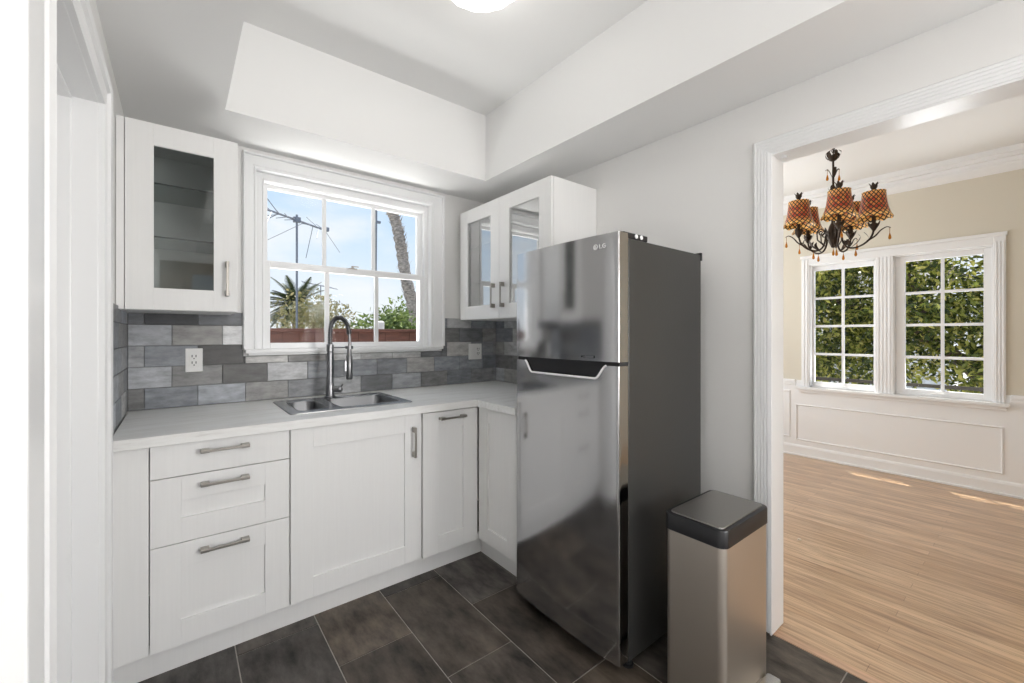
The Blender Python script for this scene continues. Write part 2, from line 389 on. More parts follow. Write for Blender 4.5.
# planes: front of the window-side run faces -Y, front of the return faces -X
def mapA(y): return lambda u0, u1, d0, d1, z0, z1: (u0, u1, y + d0, y + d1, z0, z1)
def mapB(x): return lambda u0, u1, d0, d1, z0, z1: (x + d0, x + d1, u0, u1, z0, z1)
def sweep_casing(mb, P, u0, u1, z0, z1, prof, closed=False, ls=1.0, ts=1.0, rs=1.0):
    """prof: (offset outward from the opening edge, height out of the wall); P(u, d, z) -> point"""
    rings = []
    for off, d in prof:
        q = [(u0 - off * ls, z0 - (off if closed else 0)), (u0 - off * ls, z1 + off * ts), (u1 + off * rs, z1 + off * ts), (u1 + off * rs, z0 - (off if closed else 0))]
        rings.append([P(u, d, z) for u, z in q])
    v = [p for r in rings for p in r]; f = []; n = len(prof)
    for i in range(n - 1):
        for k in range(4 if closed else 3):
            l = (k + 1) % 4; f.append((i * 4 + k, i * 4 + l, (i + 1) * 4 + l, (i + 1) * 4 + k))
    if not closed:
        f += [tuple(i * 4 for i in range(n)), tuple(i * 4 + 3 for i in range(n))]
    mb.add(v, f); return mb

# ------------------------------------------------------------------ shell
WX, WY, LX, RY = 1.99, 2.725, -0.20, -2.90        # right wall, window wall, left wall, rear wall
SOF, CEIL = 2.309, 2.745
DX0, DX1, DY0, DY1 = 2.09, 5.17, -1.0, 3.3        # dining room
OY0, OY1, OH = -0.75, 0.727, 2.05                 # opening to the dining room

def wall_hole(mb, P, u0, u1, z0, z1, holes):
    """wall in the u/z plane, holes sorted by u"""
    cur = u0
    for (a, b, c, d) in holes:
        if a > cur: mb.box(*P(cur, a, z0, z1))
        if c > z0: mb.box(*P(a, b, z0, c))
        if d < z1: mb.box(*P(a, b, d, z1))
        cur = b
    if cur < u1: mb.box(*P(cur, u1, z0, z1))
    return mb
struct(wall_hole(MB(), lambda a, b, c, d: (a, b, WY, WY + 0.17, c, d), LX - 0.25, DX0, 0, CEIL, [(0.330, 1.410, 1.165, 2.204)]).build('wall_back', M['wall']))
struct(wall_hole(MB(), lambda a, b, c, d: (LX - 0.16, LX, a, b, c, d), RY, WY, 0, CEIL, [(1.155, 1.845, 0, 2.01)]).build('wall_left', M['wall']))
struct(wall_hole(MB(), lambda a, b, c, d: (WX, DX0, a, b, c, d), RY, WY, 0, CEIL, [(-2.5, -1.2, 0.85, 2.05), (OY0, OY1, 0, OH)]).build('wall_right', M['wall']))
struct(wall_hole(MB(), lambda a, b, c, d: (a, b, RY - 0.15, RY, c, d), LX - 0.25, DX0, 0, CEIL, [(0.15, 1.75, 0.1, 2.15)]).build('wall_front', M['tan']))
# ceiling: dropped soffit around a raised tray
c = MB()
TX0, TX1, TY0, TY1 = 0.168, 1.612, -2.2, 2.325
c.box(LX, TX0, RY, WY, SOF, CEIL); c.box(TX1, WX, RY, WY, SOF, CEIL)
c.box(TX0, TX1, TY1, WY, SOF, CEIL); c.box(TX0, TX1, RY, TY0, SOF, CEIL)
c.box(LX - 0.2, DX0, RY - 0.15, WY + 0.1, CEIL, CEIL + 0.08)
struct(c.build('ceiling', M['ceiling']))
# kitchen floor: slate tiles in running bond, each tile its own block with a grout gap
g = MB().box(LX - 0.3, WX + 0.006, RY, WY, -0.05, -0.003).build('floor', M['grout']); struct(g)
ft = MB(); TW, TL, GR = 0.3035, 0.612, 0.0045
ci = -2
x = 0.183 - 2 * TW
while x < WX:
    off = 2.0 if ci % 2 == 0 else 1.693
    y = off - 8 * TL
    while y < WY:
        xa, xb, ya, yb = max(x, LX), min(x + TW, WX + 0.004), max(y, RY), min(y + TL, WY)
        if xb - xa > 0.01 and yb - ya > 0.01:
            k = rng.uniform(0.9, 1.7); w = rng.uniform(-1, 1)
            ft.box(xa + GR / 2, xb - GR / 2, ya + GR / 2, yb - GR / 2, -0.004, 0.0, (0.056 * k * (1 + 0.07 * w), 0.047 * k, 0.040 * k * (1 - 0.10 * w)))
        y += TL
    x += TW; ci += 1
ft.build('floor_tiles', M['ftile'], g, bevel=0.0012)
# dining room shell
struct(MB().box(WX + 0.048, DX1, DY0, DY1, -0.05, 0.0).build('floor_dining', M['oak']))
struct(MB().box(WX + 0.006, WX + 0.048, OY0, OY1, -0.05, 0.001).build('trim_threshold', M['threshold'], bevel=0.001))
struct(MB().box(DX0, DX1 + 0.18, DY0 - 0.15, DY1 + 0.15, CEIL, CEIL + 0.08).build('ceiling_dining', M['ceiling']))
WZ0, WZ1 = 0.735, 2.005
WL = (0.998, 1.531); WR = (0.266, 0.873)
struct(wall_hole(MB(), lambda a, b, c, d: (DX1, DX1 + 0.11, a, b, c, d), DY0, DY1, 0, CEIL, [(WR[0], WR[1], WZ0, WZ1), (WL[0], WL[1], WZ0, WZ1)]).build('wall_dining_far', M['beige']))
struct(wall_hole(MB(), lambda a, b, c, d: (a, b, DY1, DY1 + 0.15, c, d), DX0, DX1 + 0.18, 0, CEIL, [(2.6, 4.4, 0.8, 2.2)]).build('wall_dining_left', M['beige']))
struct(wall_hole(MB(), lambda a, b, c, d: (a, b, DY0 - 0.15, DY0, c, d), DX0, DX1 + 0.18, 0, CEIL, []).build('wall_dining_right', M['beige']))

# ------------------------------------------------------------------ kitchen window (double hung, three lights per sash)
win = thing('window_1', 'white double hung six pane window above the sink', 'window', (0.87, WY, 1.18)); win['kind'] = 'structure'
PA = lambda u, d, z: (u, WY - d, z)
cs = MB(); sweep_casing(cs, PA, 0.338, 1.402, 1.20, 2.198, [(0, -0.03), (0, 0.018), (0.004, 0.022), (0.012, 0.022), (0.016, 0.014), (0.022, 0.014), (0.026, 0.018), (0.086, 0.018), (0.090, 0.032), (0.098, 0.034), (0.104, 0.026), (0.108, 0.0)], False, 0.61, 0.82, 1.08)
cs.build('casing', M['trim'], win, smooth=25)
MB().box(0.285, 1.498, WY - 0.036, WY + 0.03, 1.178, 1.200).box(0.30, 1.48, WY - 0.020, WY, 1.165, 1.178).build('stool', M['trim'], win, bevel=0.003)
jm = MB(); jm.box(0.330, 0.372, WY + 0.026, WY + 0.168, 1.175, 2.198).box(1.382, 1.41, WY + 0.026, WY + 0.168, 1.175, 2.198)
jm.box(0.372, 1.382, WY + 0.027, WY + 0.167, 2.165, 2.199).box(0.33, 1.41, WY + 0.03, WY + 0.17, 1.165, 1.192)
jm.box(0.364, 0.376, WY + 0.03, 2.797, 1.70, 2.166).box(1.379, 1.388, WY + 0.03, 2.797, 1.70, 2.166).box(0.37, 1.385, WY + 0.03, 2.797, 2.150, 2.168)
jm.box(0.372, 0.382, WY + 0.02, WY + 0.034, 1.19, 2.17).box(1.372, 1.382, WY + 0.02, WY + 0.034, 1.19, 2.17).box(0.37, 1.385, WY + 0.02, WY + 0.034, 2.155, 2.168)
jm.build('jamb', M['trim'], win, bevel=0.002)
def sash(name, y0, y1, x0, x1, z0, z1, gx0, gx1, gz0, gz1, parent, ncol, nrow, bar, P):
    m = MB(); m.box(*P(x0, gx0, y0, y1, z0, z1)); m.box(*P(gx1, x1, y0, y1, z0, z1))
    m.box(*P(gx0, gx1, y0, y1, z0, gz0)); m.box(*P(gx0, gx1, y0, y1, gz1, z1))
    ym = (y0 + y1) / 2
    for i in range(1, ncol):
        c_ = gx0 + (gx1 - gx0) * i / ncol; m.box(*P(c_ - bar / 2, c_ + bar / 2, y0 + 0.006, y1 - 0.006, gz0, gz1))
    for i in range(1, nrow):
        c_ = gz0 + (gz1 - gz0) * i / nrow; m.box(*P(gx0, gx1, y0 + 0.0062, y1 - 0.0062, c_ - bar / 2, c_ + bar / 2))
    o = m.build(name, M['trim'], parent, bevel=0.003)
    MB().box(*P(gx0 - 0.004, gx1 + 0.004, ym - 0.002, ym + 0.002, gz0 - 0.004, gz1 + 0.004)).build('pane', M['glass'], o)
    return o
PX = lambda u0, u1, d0, d1, z0, z1: (u0, u1, d0, d1, z0, z1)
lo = sash('lower_sash', 2.757, 2.790, 0.374, 1.394, 1.192, 1.700, 0.413, 1.347, 1.233, 1.665, win, 3, 1, 0.026, PX)
up = sash('upper_sash', 2.796, 2.830, 0.372, 1.384, 1.672, 2.165, 0.405, 1.343, 1.712, 2.128, win, 3, 1, 0.024, PX)
lk = MB(); lk.box(0.855, 0.905, 2.752, 2.785, 1.700, 1.706).lathe([(0.012, 0), (0.012, 0.006), (0.006, 0.010), (0.006, 0.016)], (0.88, 2.768, 1.704), 14).box(0.872, 0.918, 2.764, 2.772, 1.716, 1.722)
lk.build('sash_lock', M['nickel'], win, bevel=0.001)

# ------------------------------------------------------------------ left doorway
d1 = thing('door_1', 'white panelled door deep in the left wall opening', 'door', (LX - 0.10, 1.5, 0)); d1['kind'] = 'structure'
PL = lambda u, d, z: (LX + d, u, z)
m = MB(); sweep_casing(m, PL, 1.155, 1.845, 0.0, 2.01, [(0, 0), (0, 0.018), (0.010, 0.022), (0.018, 0.018), (0.060, 0.018), (0.066, 0.026), (0.080, 0.030), (0.092, 0.026), (0.098, 0)])
m.build('casing', M['trim'], d1, smooth=25)
MB().box(LX, LX + 0.040, 0.857, 0.950, 0.0, 2.10).build('door_stop_strip', M['trim'], d1, bevel=0.004)
m = MB(); m.box(LX - 0.30, LX + 0.004, 1.843, 1.90, 0, 2.05).box(LX - 0.30, LX + 0.004, 1.10, 1.157, 0, 2.05).box(LX - 0.30, LX + 0.004, 1.10, 1.90, 2.008, 2.05)
for xa, t in ((LX - 0.055, 0.010), (LX - 0.095, 0.020)):
    m.box(LX - 0.30, xa, 1.843 - t, 1.85, 0, 2.01).box(LX - 0.30, xa, 1.15, 1.157 + t, 0, 2.01).box(LX - 0.30, xa, 1.157, 1.843, 2.008 - t, 2.02)
m.build('jamb', M['trim'], d1, bevel=0.003)
m = MB().box(LX - 0.24, LX - 0.20, 1.178, 1.822, 0.01, 1.987)
for z0, z1 in ((0.2, 0.95), (1.1, 1.85)):
    m.box(LX - 0.205, LX - 0.192, 1.28, 1.72, z0, z1)
m.build('door_leaf', M['trim'], d1, bevel=0.003)

# ------------------------------------------------------------------ opening to the dining room: fluted casing, jambs
cz = thing('trim_opening', 'white fluted casing around the wide opening to the dining room', 'trim', (WX, 0, 0)); cz['kind'] = 'structure'
prof = [(0, 0), (0, 0.020)]
for k in range(5):
    b0 = 0.002 + k * 0.0125
    prof += [(b0, 0.021), (b0 + 0.007, 0.022), (b0 + 0.0085, 0.018), (b0 + 0.011, 0.018)]
prof += [(0.064, 0.021), (0.066, 0.0)]
m = MB(); sweep_casing(m, lambda u, d, z: (WX - d, u, z), OY0, OY1, 0.012, OH, prof)
m.build('casing', M['trim'], cz)
m = MB(); sweep_casing(m, lambda u, d, z: (DX0 + d, u, z), OY0, OY1, 0.0, OH, [(0, 0), (0, 0.012), (0.07, 0.016), (0.075, 0.02), (0.085, 0.0)])
m.build('casing', M['trim'], cz)
m = MB(); m.box(WX - 0.020, DX0 + 0.012, OY1 - 0.006, OY1 + 0.002, 0.004, OH).box(WX - 0.020, DX0 + 0.012, OY0 - 0.002, OY0 + 0.006, 0.004, OH).box(WX - 0.016, DX0 + 0.012, OY0, OY1, OH - 0.008, OH + 0.002)
m.build('jamb', M['trim'], cz, bevel=0.002)
MB().box(WX + 0.03, WX + 0.055, OY1 - 0.045, OY1 - 0.025, OH - 0.018, OH - 0.008).build('catch_plate', M['trim'], cz, bevel=0.002)

# ------------------------------------------------------------------ dining room trim
m = MB()
def along_y(mb, prof, y0, y1):
    n = len(prof); v = [(DX1 - d, y0, z) for d, z in prof] + [(DX1 - d, y1, z) for d, z in prof]
    mb.add(v, [(i, i + 1, n + i + 1, n + i) for i in range(n - 1)] + [tuple(range(n)), tuple(range(n, 2 * n))]); return mb
along_y(m, [(0, 2.575), (0.012, 2.580), (0.03, 2.60), (0.045, 2.625), (0.047, 2.64), (0.062, 2.64), (0.064, 2.672), (0.095, 2.675), (0.10, 2.70), (0.118, 2.70), (0.120, CEIL), (0, CEIL)], DY0, DY1)
struct(m.build('trim_crown', M['trim'], smooth=20))
m = MB(); along_y(m, [(0, 0.0), (0.016, 0.0), (0.016, 0.09), (0.012, 0.105), (0.006, 0.115), (0, 0.118)], DY0, DY1)
m.box(DX1 - 0.028, DX1, DY0, DY1, 0, 0.018)
struct(m.build('baseboard_far', M['trim'], bevel=0.002))
m = MB().box(DX1 - 0.006, DX1, DY0, WR[0], 0.1, 0.80).box(DX1 - 0.006, DX1, WL[1], DY1, 0.1, 0.80).box(DX1 - 0.006, DX1, WR[0], WL[1], 0.1, WZ0)
def ring(mb, y0, y1, z0, z1, w=0.016):
    sweep_casing(mb, lambda u, d, z: (DX1 - 0.006 - d, u, z), y0, y1, z0, z1, [(0, 0), (0.003, 0.008), (w * 0.5, 0.012), (w - 0.003, 0.007), (w, 0)], True)
ring(m, 0.225, 1.64, 0.18, 0.53); ring(m, 1.72, 3.0, 0.20, 0.67); ring(m, -0.9, 0.03, 0.20, 0.67)
struct(m.build('trim_wainscot', M['trim']))
m = MB()
for y0, y1 in ((DY0, 0.175), (1.655, DY1)):
    m.box(DX1 - 0.03, DX1, y0, y1, 0.775, 0.805).box(DX1 - 0.018, DX1, y0, y1, 0.745, 0.775)
struct(m.build('trim_chair_rail', M['trim'], bevel=0.004))
# common surround of the two windows
m = MB()
m.box(DX1 - 0.02, DX1, 0.198, WR[0], WZ0, 2.095).box(DX1 - 0.02, DX1, WL[1], 1.60, WZ0, 2.095).box(DX1 - 0.02, DX1, WR[1], WL[0], WZ0, WZ1).box(DX1 - 0.02, DX1, WR[0], WL[1], WZ1, 2.095)
for k in range(3): m.box(DX1 - 0.026, DX1 - 0.018, 0.206 + k * 0.019, 0.216 + k * 0.019, WZ0, 2.03)
for k in range(4): m.box(DX1 - 0.024, DX1 - 0.018, WR[1] + 0.016 + k * 0.027, WR[1] + 0.03 + k * 0.027, WZ0, WZ1)
for k in range(2): m.box(DX1 - 0.026, DX1 - 0.018, WL[1] + 0.012 + k * 0.028, WL[1] + 0.024 + k * 0.028, WZ0, 2.06)
m.box(DX1 - 0.034, DX1, 0.190, 1.608, 2.072, 2.10)
m.box(DX1 - 0.055, DX1 + 0.02, 0.180, 1.65, WZ0 - 0.028, WZ0).box(DX1 - 0.022, DX1, 0.195, 1.62, WZ0 - 0.062, WZ0 - 0.028)
struct(m.build('trim_window_surround', M['trim'], bevel=0.003))
PD = lambda u0, u1, d0, d1, z0, z1: (d0, d1, u0, u1, z0, z1)
for nm, lab, (y0, y1), gx, dep in (('window_2', 'left of the two dining room windows, eight panes, set deeper in its frame', WL, (1.026, 1.505), 0.055),
                                   ('window_3', 'right of the two dining room windows, eight panes, sunlit sill', WR, (0.320, 0.798), 0.028)):
    w = thing(nm, lab, 'window', (DX1 + 0.05, (y0 + y1) / 2, WZ0)); w['kind'] = 'structure'
    m = MB(); m.box(DX1 - 0.004, DX1 + 0.11, y0 - 0.01, y0 + 0.008, WZ0, WZ1).box(DX1 - 0.004, DX1 + 0.11, y1 - 0.008, y1 + 0.01, WZ0, WZ1).box(DX1 - 0.004, DX1 + 0.11, y0, y1, WZ1 - 0.012, WZ1 + 0.01).box(DX1 + 0.02, DX1 + 0.12, y0, y1, WZ0 - 0.02, WZ0 + 0.012)
    m.build('jamb', M['trim'], w, bevel=0.002)
    s = sash('sash', DX1 + dep, DX1 + dep + 0.036, y0 + 0.008, y1 - 0.008, WZ0 + 0.012, WZ1 - 0.012, gx[0], gx[1], WZ0 + 0.055, 1.945, w, 2, 4, 0.022, PD)
    m = MB().box(DX1 + dep - 0.02, DX1 + dep, (y0 + y1) / 2 - 0.02, (y0 + y1) / 2 + 0.02, WZ0 + 0.026, WZ0 + 0.034)
    m.tube([(DX1 + dep - 0.012, (y0 + y1) / 2 - 0.01, WZ0 + 0.036), (DX1 + dep - 0.03, (y0 + y1) / 2 + 0.05, WZ0 + 0.032)], 0.004)
    m.build('casement_latch', M['white_plastic'], w, bevel=0.001)

# ------------------------------------------------------------------ backsplash tiles
tiles = MB(); TH, TLN = 0.1035, 0.209
def shade_col(v): v = v * 1.5 + 0.006; t = rng.uniform(-0.25, 1.0); return (v * (1 - 0.07 * t), v, v * (1 + 0.11 * t))
MID, DARK, LIGHT, LMID, BLUE = 0.22, 0.045, 0.42, 0.27, 0.075
fixed = {(0, 0): 0.12, (0, 1): 0.17, (0, 2): 0.27, (0, 3): 0.20, (1, 0): 0.30, (1, 1): 0.16, (1, 2): BLUE, (1, 3): 0.36, (1, 4): 0.2, (1, 5): 0.2, (1, 6): 0.17, (1, 7): 0.25,
         (2, 0): 0.24, (2, 1): 0.19, (2, 2): DARK, (2, 3): 0.36, (2, 4): 0.17, (2, 5): 0.4, (3, 0): 0.27, (3, 1): 0.20, (3, 2): 0.46, (4, 0): 0.10, (4, 1): 0.028, (4, 2): 0.10}
def lay(mb, P, ua, ub, za, zb, start, seed, holes, fx=None):
    r2 = np.random.default_rng(seed)
    z = 0.9155; row = 0
    while z < zb - 0.004:
        z1 = min(z + TH, zb)
        u = start if row % 2 == 0 else start - TLN / 2
        u -= TLN * 30; k = 0
        while u < ub:
            a, b = max(u, ua), min(u + TLN, ub)
            if b - a > 0.006:
                segs = [(a, b, z, z1)]
                for (h0, h1, g0, g1) in holes:
                    out = []
                    for (p, q, s0, s1) in segs:
                        if q <= h0 or p >= h1 or s1 <= g0 or s0 >= g1: out.append((p, q, s0, s1)); continue
                        if p < h0: out.append((p, h0, s0, s1))
                        if q > h1: out.append((h1, q, s0, s1))
                        if s0 < g0: out.append((max(p, h0), min(q, h1), s0, g0))
                        if s1 > g1: out.append((max(p, h0), min(q, h1), g1, s1))
                    segs = out
                base = fx.get((row, k)) if fx else None
                rv = r2.choice([0.15, 0.17, 0.2, 0.24, 0.3, 0.12])
                colr = shade_col(base if base is not None else rv)
                for (p, q, s0, s1) in segs:
                    if q - p > 0.006 and s1 - s0 > 0.006: mb.box(*P(p + .0015, q - .0015, s0 + .0015, s1 - .0015), colr)
                k += 1
            u += TLN
        z += TH; row += 1
WIN_HOLE = (0.279, 1.502, 1.163, 3.0)
lay(tiles, lambda a, b, c, d: (a, b, WY - 0.010, WY - 0.002, c, d), LX + 0.01, WX - 0.008, 0.9155, 1.40, -0.130, 3, [WIN_HOLE], fixed)
lay(tiles, lambda a, b, c, d: (LX + 0.002, LX + 0.010, a, b, c, d), 1.99, WY - 0.010, 0.9155, 1.40, WY - 0.075, 5, [])
lay(tiles, lambda a, b, c, d: (WX - 0.010, WX - 0.002, a, b, c, d), 1.55, WY - 0.010, 0.9155, 1.40, WY - 0.12, 9, [])
bs = MB(); bs.box(LX + 0.001, 0.279, WY - 0.004, WY, 0.914, 1.40).box(1.502, WX, WY - 0.004, WY, 0.914, 1.40).box(0.279, 1.502, WY - 0.004, WY, 0.914, 1.163)
bs.box(LX, LX + 0.004, 1.985, WY, 0.914, 1.40).box(WX - 0.004, WX, 1.545, WY, 0.914, 1.40)
bg = struct(bs.build('wall_backsplash', M['wgrout']), 'grey slate-look subway tile backsplash between worktop and wall cabinets')
tiles.build('tiles', M['wtile'], bg, bevel=0.0015)

# ------------------------------------------------------------------ base cabinets
FY, FX = 2.014, 1.345
def shaker(P, u0, u1, z0, z1, st=0.09, th=0.019, rec=0.010):
    """frame of stiles and rails around a recessed panel, seen as one door"""
    m = MB(); m.box(*P(u0, u0 + st, 0, th, z0, z1)); m.box(*P(u1 - st, u1, 0, th, z0, z1))
    m.box(*P(u0 + st, u1 - st, 0.0003, th, z0, z0 + st)); m.box(*P(u0 + st, u1 - st, 0.0003, th, z1 - st, z1))
    m.box(*P(u0 + st, u1 - st, rec, th, z0 + st, z1 - st)); return m
def bar_handle(P, u0, u1, z, parent, vertical=False, h0=None, h1=None):
    m = MB()
    if not vertical:
        m.box(*P(u0, u1, -0.034, -0.026, z - 0.005, z + 0.005))
        for a in (u0, u1 - 0.028): m.box(*P(a, a + 0.028, -0.031, 0.001, z - 0.007, z + 0.007))
    else:
        m.box(*P(u0 - 0.005, u0 + 0.005, -0.034, -0.026, h0, h1))
        for a in (h0, h1 - 0.026): m.box(*P(u0 - 0.0065, u0 + 0.0065, -0.031, 0.001, a, a + 0.026))
    return m.build('handle', M['nickel'], parent, bevel=0.0012)
def carcass(P, u0, u1, z0, z1, d0, d1, parent, mname='cab', shelves=(), closed_top=False):
    t = 0.016; m = MB()
    m.box(*P(u0, u0 + t, d0, d1, z0, z1)); m.box(*P(u1 - t, u1, d0, d1, z0, z1)); m.box(*P(u0 + t, u1 - t, d0, d1, z0, z0 + t))
    m.box(*P(u0 + t, u1 - t, d1 - 0.006, d1, z0 + t, z1))
    if closed_top: m.box(*P(u0 + t, u1 - t, d0, d1, z1 - t, z1))
    for s in shelves: m.box(*P(u0 + t, u1 - t, d0 + 0.03, d1 - 0.006, s, s + 0.016))
    return m.build('carcass', M[mname], parent)
PAf, PBf = mapA(FY), mapB(FX)
cab = thing('drawer_cabinet', 'white base cabinet with three stacked drawers left of the sink', 'base cabinet', (0.145, FY + 0.3, 0.115))
carcass(PAf, -0.083, 0.374, 0.115, 0.875, 0.020, 0.60, cab)
m = MB().box(*PAf(-0.081, 0.373, 0, 0.019, 0.751, 0.872)); dr = m.build('drawer', M['cab'], cab, bevel=0.0012, label='flat top drawer front')
bar_handle(PAf, 0.066, 0.226, 0.836, dr)
dr = shaker(PAf, -0.081, 0.373, 0.501, 0.748).build('drawer', M['cab'], cab, bevel=0.0009); bar_handle(PAf, 0.066, 0.226, 0.708, dr)
drawer_cab = cab
dr = shaker(PAf, -0.081, 0.373, 0.117, 0.498).build('drawer', M['cab'], cab, bevel=0.0009); bar_handle(PAf, 0.066, 0.226, 0.457, dr)

cab = thing('sink_cabinet', 'white base cabinet with one wide panelled door under the sink', 'base cabinet', (0.685, FY + 0.3, 0.115))
carcass(PAf, 0.376, 0.992, 0.115, 0.875, 0.020, 0.60, cab)
dr = shaker(PAf, 0.379, 0.990, 0.117, 0.872).build('door', M['cab'], cab, bevel=0.0009)
bar_handle(PAf, 0.946, None, None, dr, True, 0.655, 0.808)

cab = thing('pullout_cabinet', 'narrow white base cabinet with horizontal handle, at the inner corner', 'base cabinet', (1.17, FY + 0.3, 0.115))
carcass(PAf, 0.994, 1.343, 0.115, 0.875, 0.020, 0.60, cab)
dr = shaker(PAf, 1.000, 1.340, 0.112, 0.868, 0.093).build('door', M['cab'], cab, bevel=0.0009)
bar_handle(PAf, 1.092, 1.252, 0.832, dr)

cab = thing('corner_cabinet', 'white base cabinet without handle between inner corner and refrigerator', 'base cabinet', (FX + 0.3, 1.83, 0.115))
carcass(PBf, 1.660, 2.010, 0.115, 0.875, 0.020, 0.63, cab)
dr = shaker(PBf, 1.665, 2.008, 0.117, 0.872, 0.085).build('door', M['cab'], cab, bevel=0.0009)

MB().box(-0.186, -0.0845, FY + 0.003, FY + 0.02, 0.115, 0.875).box(-0.186, -0.17, FY + 0.02, FY + 0.5, 0.115, 0.875).build('filler_panel', M['cab'], drawer_cab, bevel=0.0009)
tag(MB().box(-0.186, 1.418, 2.073, 2.089, 0.0, 0.113).build('toe_kick', M['cab'], bevel=0.001), 'long white toe kick board below the drawer and sink cabinets', 'toe kick')
tag(MB().box(1.402, 1.418, 1.655, 2.072, 0.0, 0.113).build('toe_kick', M['cab'], bevel=0.001), 'short white toe kick board beside the refrigerator', 'toe kick')
# worktop with the sink cut-out
SX0, SX1, SY0, SY1 = 0.420, 0.985, 2.150, 2.590
CT0, CT1, CF, CB = 0.8755, 0.914, 1.988, WY - 0.003
bmw = bmesh.new()
xs = [-0.187, SX0, SX1, 1.3175, WX - 0.003]; ys = [1.640, CF, SY0, SY1, CB]
vv = {}
def gv(i, j):
    if (i, j) not in vv: vv[(i, j)] = bmw.verts.new((xs[i], ys[j], CT1))
    return vv[(i, j)]
for i in range(4):
    for j in range(4):
        if (i == 1 and j == 2) or (j == 0 and i < 3): continue
        bmw.faces.new((gv(i, j), gv(i + 1, j), gv(i + 1, j + 1), gv(i, j + 1)))
ret = bmesh.ops.extrude_face_region(bmw, geom=bmw.faces[:])
bmesh.ops.translate(bmw, verts=[g_ for g_ in ret['geom'] if isinstance(g_, bmesh.types.BMVert)], vec=(0, 0, CT0 - CT1))
bmesh.ops.recalc_face_normals(bmw, faces=bmw.faces)
me = bpy.data.meshes.new('worktop'); bmw.to_mesh(me); bmw.free(); me.materials.append(M['counter'])
wt = bpy.data.objects.new('worktop', me); COL.objects.link(wt)
b = wt.modifiers.new('bevel', 'BEVEL'); b.width = 0.002; b.segments = 2; b.limit_method = 'ANGLE'
tag(wt, 'pale laminate L-shaped worktop over the white base cabinets', 'worktop')

# ------------------------------------------------------------------ sink
sk = thing('sink', 'stainless steel sink with one small and one large bowl', 'sink', (0.70, 2.37, 0.914))
def bowl(x0, x1, y0, y1, depth, drain):
    m = MB(); n = 8
    rings = [(rrect(x0, x1, y0, y1, 0.045, n), 0.9185), (rrect(x0 + 0.004, x1 - 0.004, y0 + 0.004, y1 - 0.004, 0.045, n), 0.912),
             (rrect(x0 + 0.010, x1 - 0.010, y0 + 0.010, y1 - 0.010, 0.045, n), 0.914 - depth + 0.03),
             (rrect(x0 + 0.018, x1 - 0.018, y0 + 0.018, y1 - 0.018, 0.042, n), 0.914 - depth + 0.010),
             (rrect(x0 + 0.035, x1 - 0.035, y0 + 0.035, y1 - 0.035, 0.03, n), 0.914 - depth)]
    k = len(rings[0][0]); v = [(x, y, z) for r, z in rings for x, y in r]; f = []
    for i in range(len(rings) - 1):
        for j in range(k): f.append((i * k + j, i * k + (j + 1) % k, (i + 1) * k + (j + 1) % k, (i + 1) * k + j))
    f.append(tuple((len(rings) - 1) * k + j for j in range(k)))
    m.add(v, f); bo = m.build('bowl', M['bowlsteel_shaded'], sk, smooth=50)
    s = bo.modifiers.new('solid', 'SOLIDIFY'); s.thickness = 0.0015; s.offset = -1
    MB().lathe([(0.040, 0), (0.040, 0.002), (0.034, 0.003), (0.030, 0.0015), (0.012, 0.001), (0.010, 0.005), (0.002, 0.006)], (*drain, 0.914 - depth + 0.0005), 20).build('strainer', M['steel'], sk, smooth=40)
bowl(0.447, 0.592, 2.190, 2.527, 0.12, (0.52, 2.36)); bowl(0.640, 0.964, 2.184, 2.535, 0.165, (0.80, 2.36))
bmr = bmesh.new()
def loop(pts, z): return [bmr.verts.new((x, y, z)) for x, y in pts]
n = 8
outer = rrect(0.402, 1.000, 2.130, 2.605, 0.022, n)
edges = []
for pts in (outer, rrect(0.447, 0.592, 2.190, 2.527, 0.045, n), rrect(0.640, 0.964, 2.184, 2.535, 0.045, n)):
    vs = loop(pts, 0.9185)
    for i in range(len(vs)): edges.append(bmr.edges.new((vs[i], vs[(i + 1) % len(vs)])))
bmesh.ops.triangle_fill(bmr, use_beauty=True, use_dissolve=False, edges=edges)
top_edge = rrect(0.399, 1.003, 2.127, 2.608, 0.025, n)
k = len(outer); ov = [v for v in bmr.verts][:k]; lv = loop(top_edge, 0.9146)
for i in range(k): bmr.faces.new((ov[i], ov[(i + 1) % k], lv[(i + 1) % k], lv[i]))
bmesh.ops.recalc_face_normals(bmr, faces=bmr.faces)
for v in bmr.verts: v.co -= Vector(sk.location)
me = bpy.data.meshes.new('rim'); bmr.to_mesh(me); bmr.free(); me.materials.append(M['sinksteel'])
o = bpy.data.objects.new('rim', me); COL.objects.link(o); o.parent = sk

# ------------------------------------------------------------------ spring faucet
fx_, fy_ = 0.690, 2.572
fa = thing('faucet', 'tall dark spring-neck kitchen faucet behind the sink', 'faucet', (fx_, fy_, 0.9187))
B0 = 0.9187
MB().lathe([(0.030, 0), (0.030, 0.006), (0.024, 0.010), (0.022, 0.07), (0.021, 0.075)], (fx_, fy_, B0), 20).build('base', M['gunmetal'], fa, smooth=35)
MB().lathe([(0.0185, 0.07), (0.0185, 0.26), (0.016, 0.262), (0.020, 0.266), (0.020, 0.305), (0.013, 0.31)], (fx_, fy_, B0), 20).build('pillar', M['gunmetal'], fa, smooth=35)
h = MB().cyl((fx_ + 0.015, fy_ - 0.012, B0 + 0.045), (fx_ + 0.040, fy_ - 0.032, B0 + 0.045), 0.017, 16)
h.sphere((fx_ + 0.042, fy_ - 0.033, B0 + 0.046), 0.0185, 8)
h.cyl((fx_ + 0.046, fy_ - 0.038, B0 + 0.052), (fx_ + 0.056, fy_ - 0.050, B0 + 0.075), 0.0045, 10)
h.build('lever', M['gunmetal'], fa, smooth=35)
hd = Vector((0.92, -0.40, 0)).normalized()
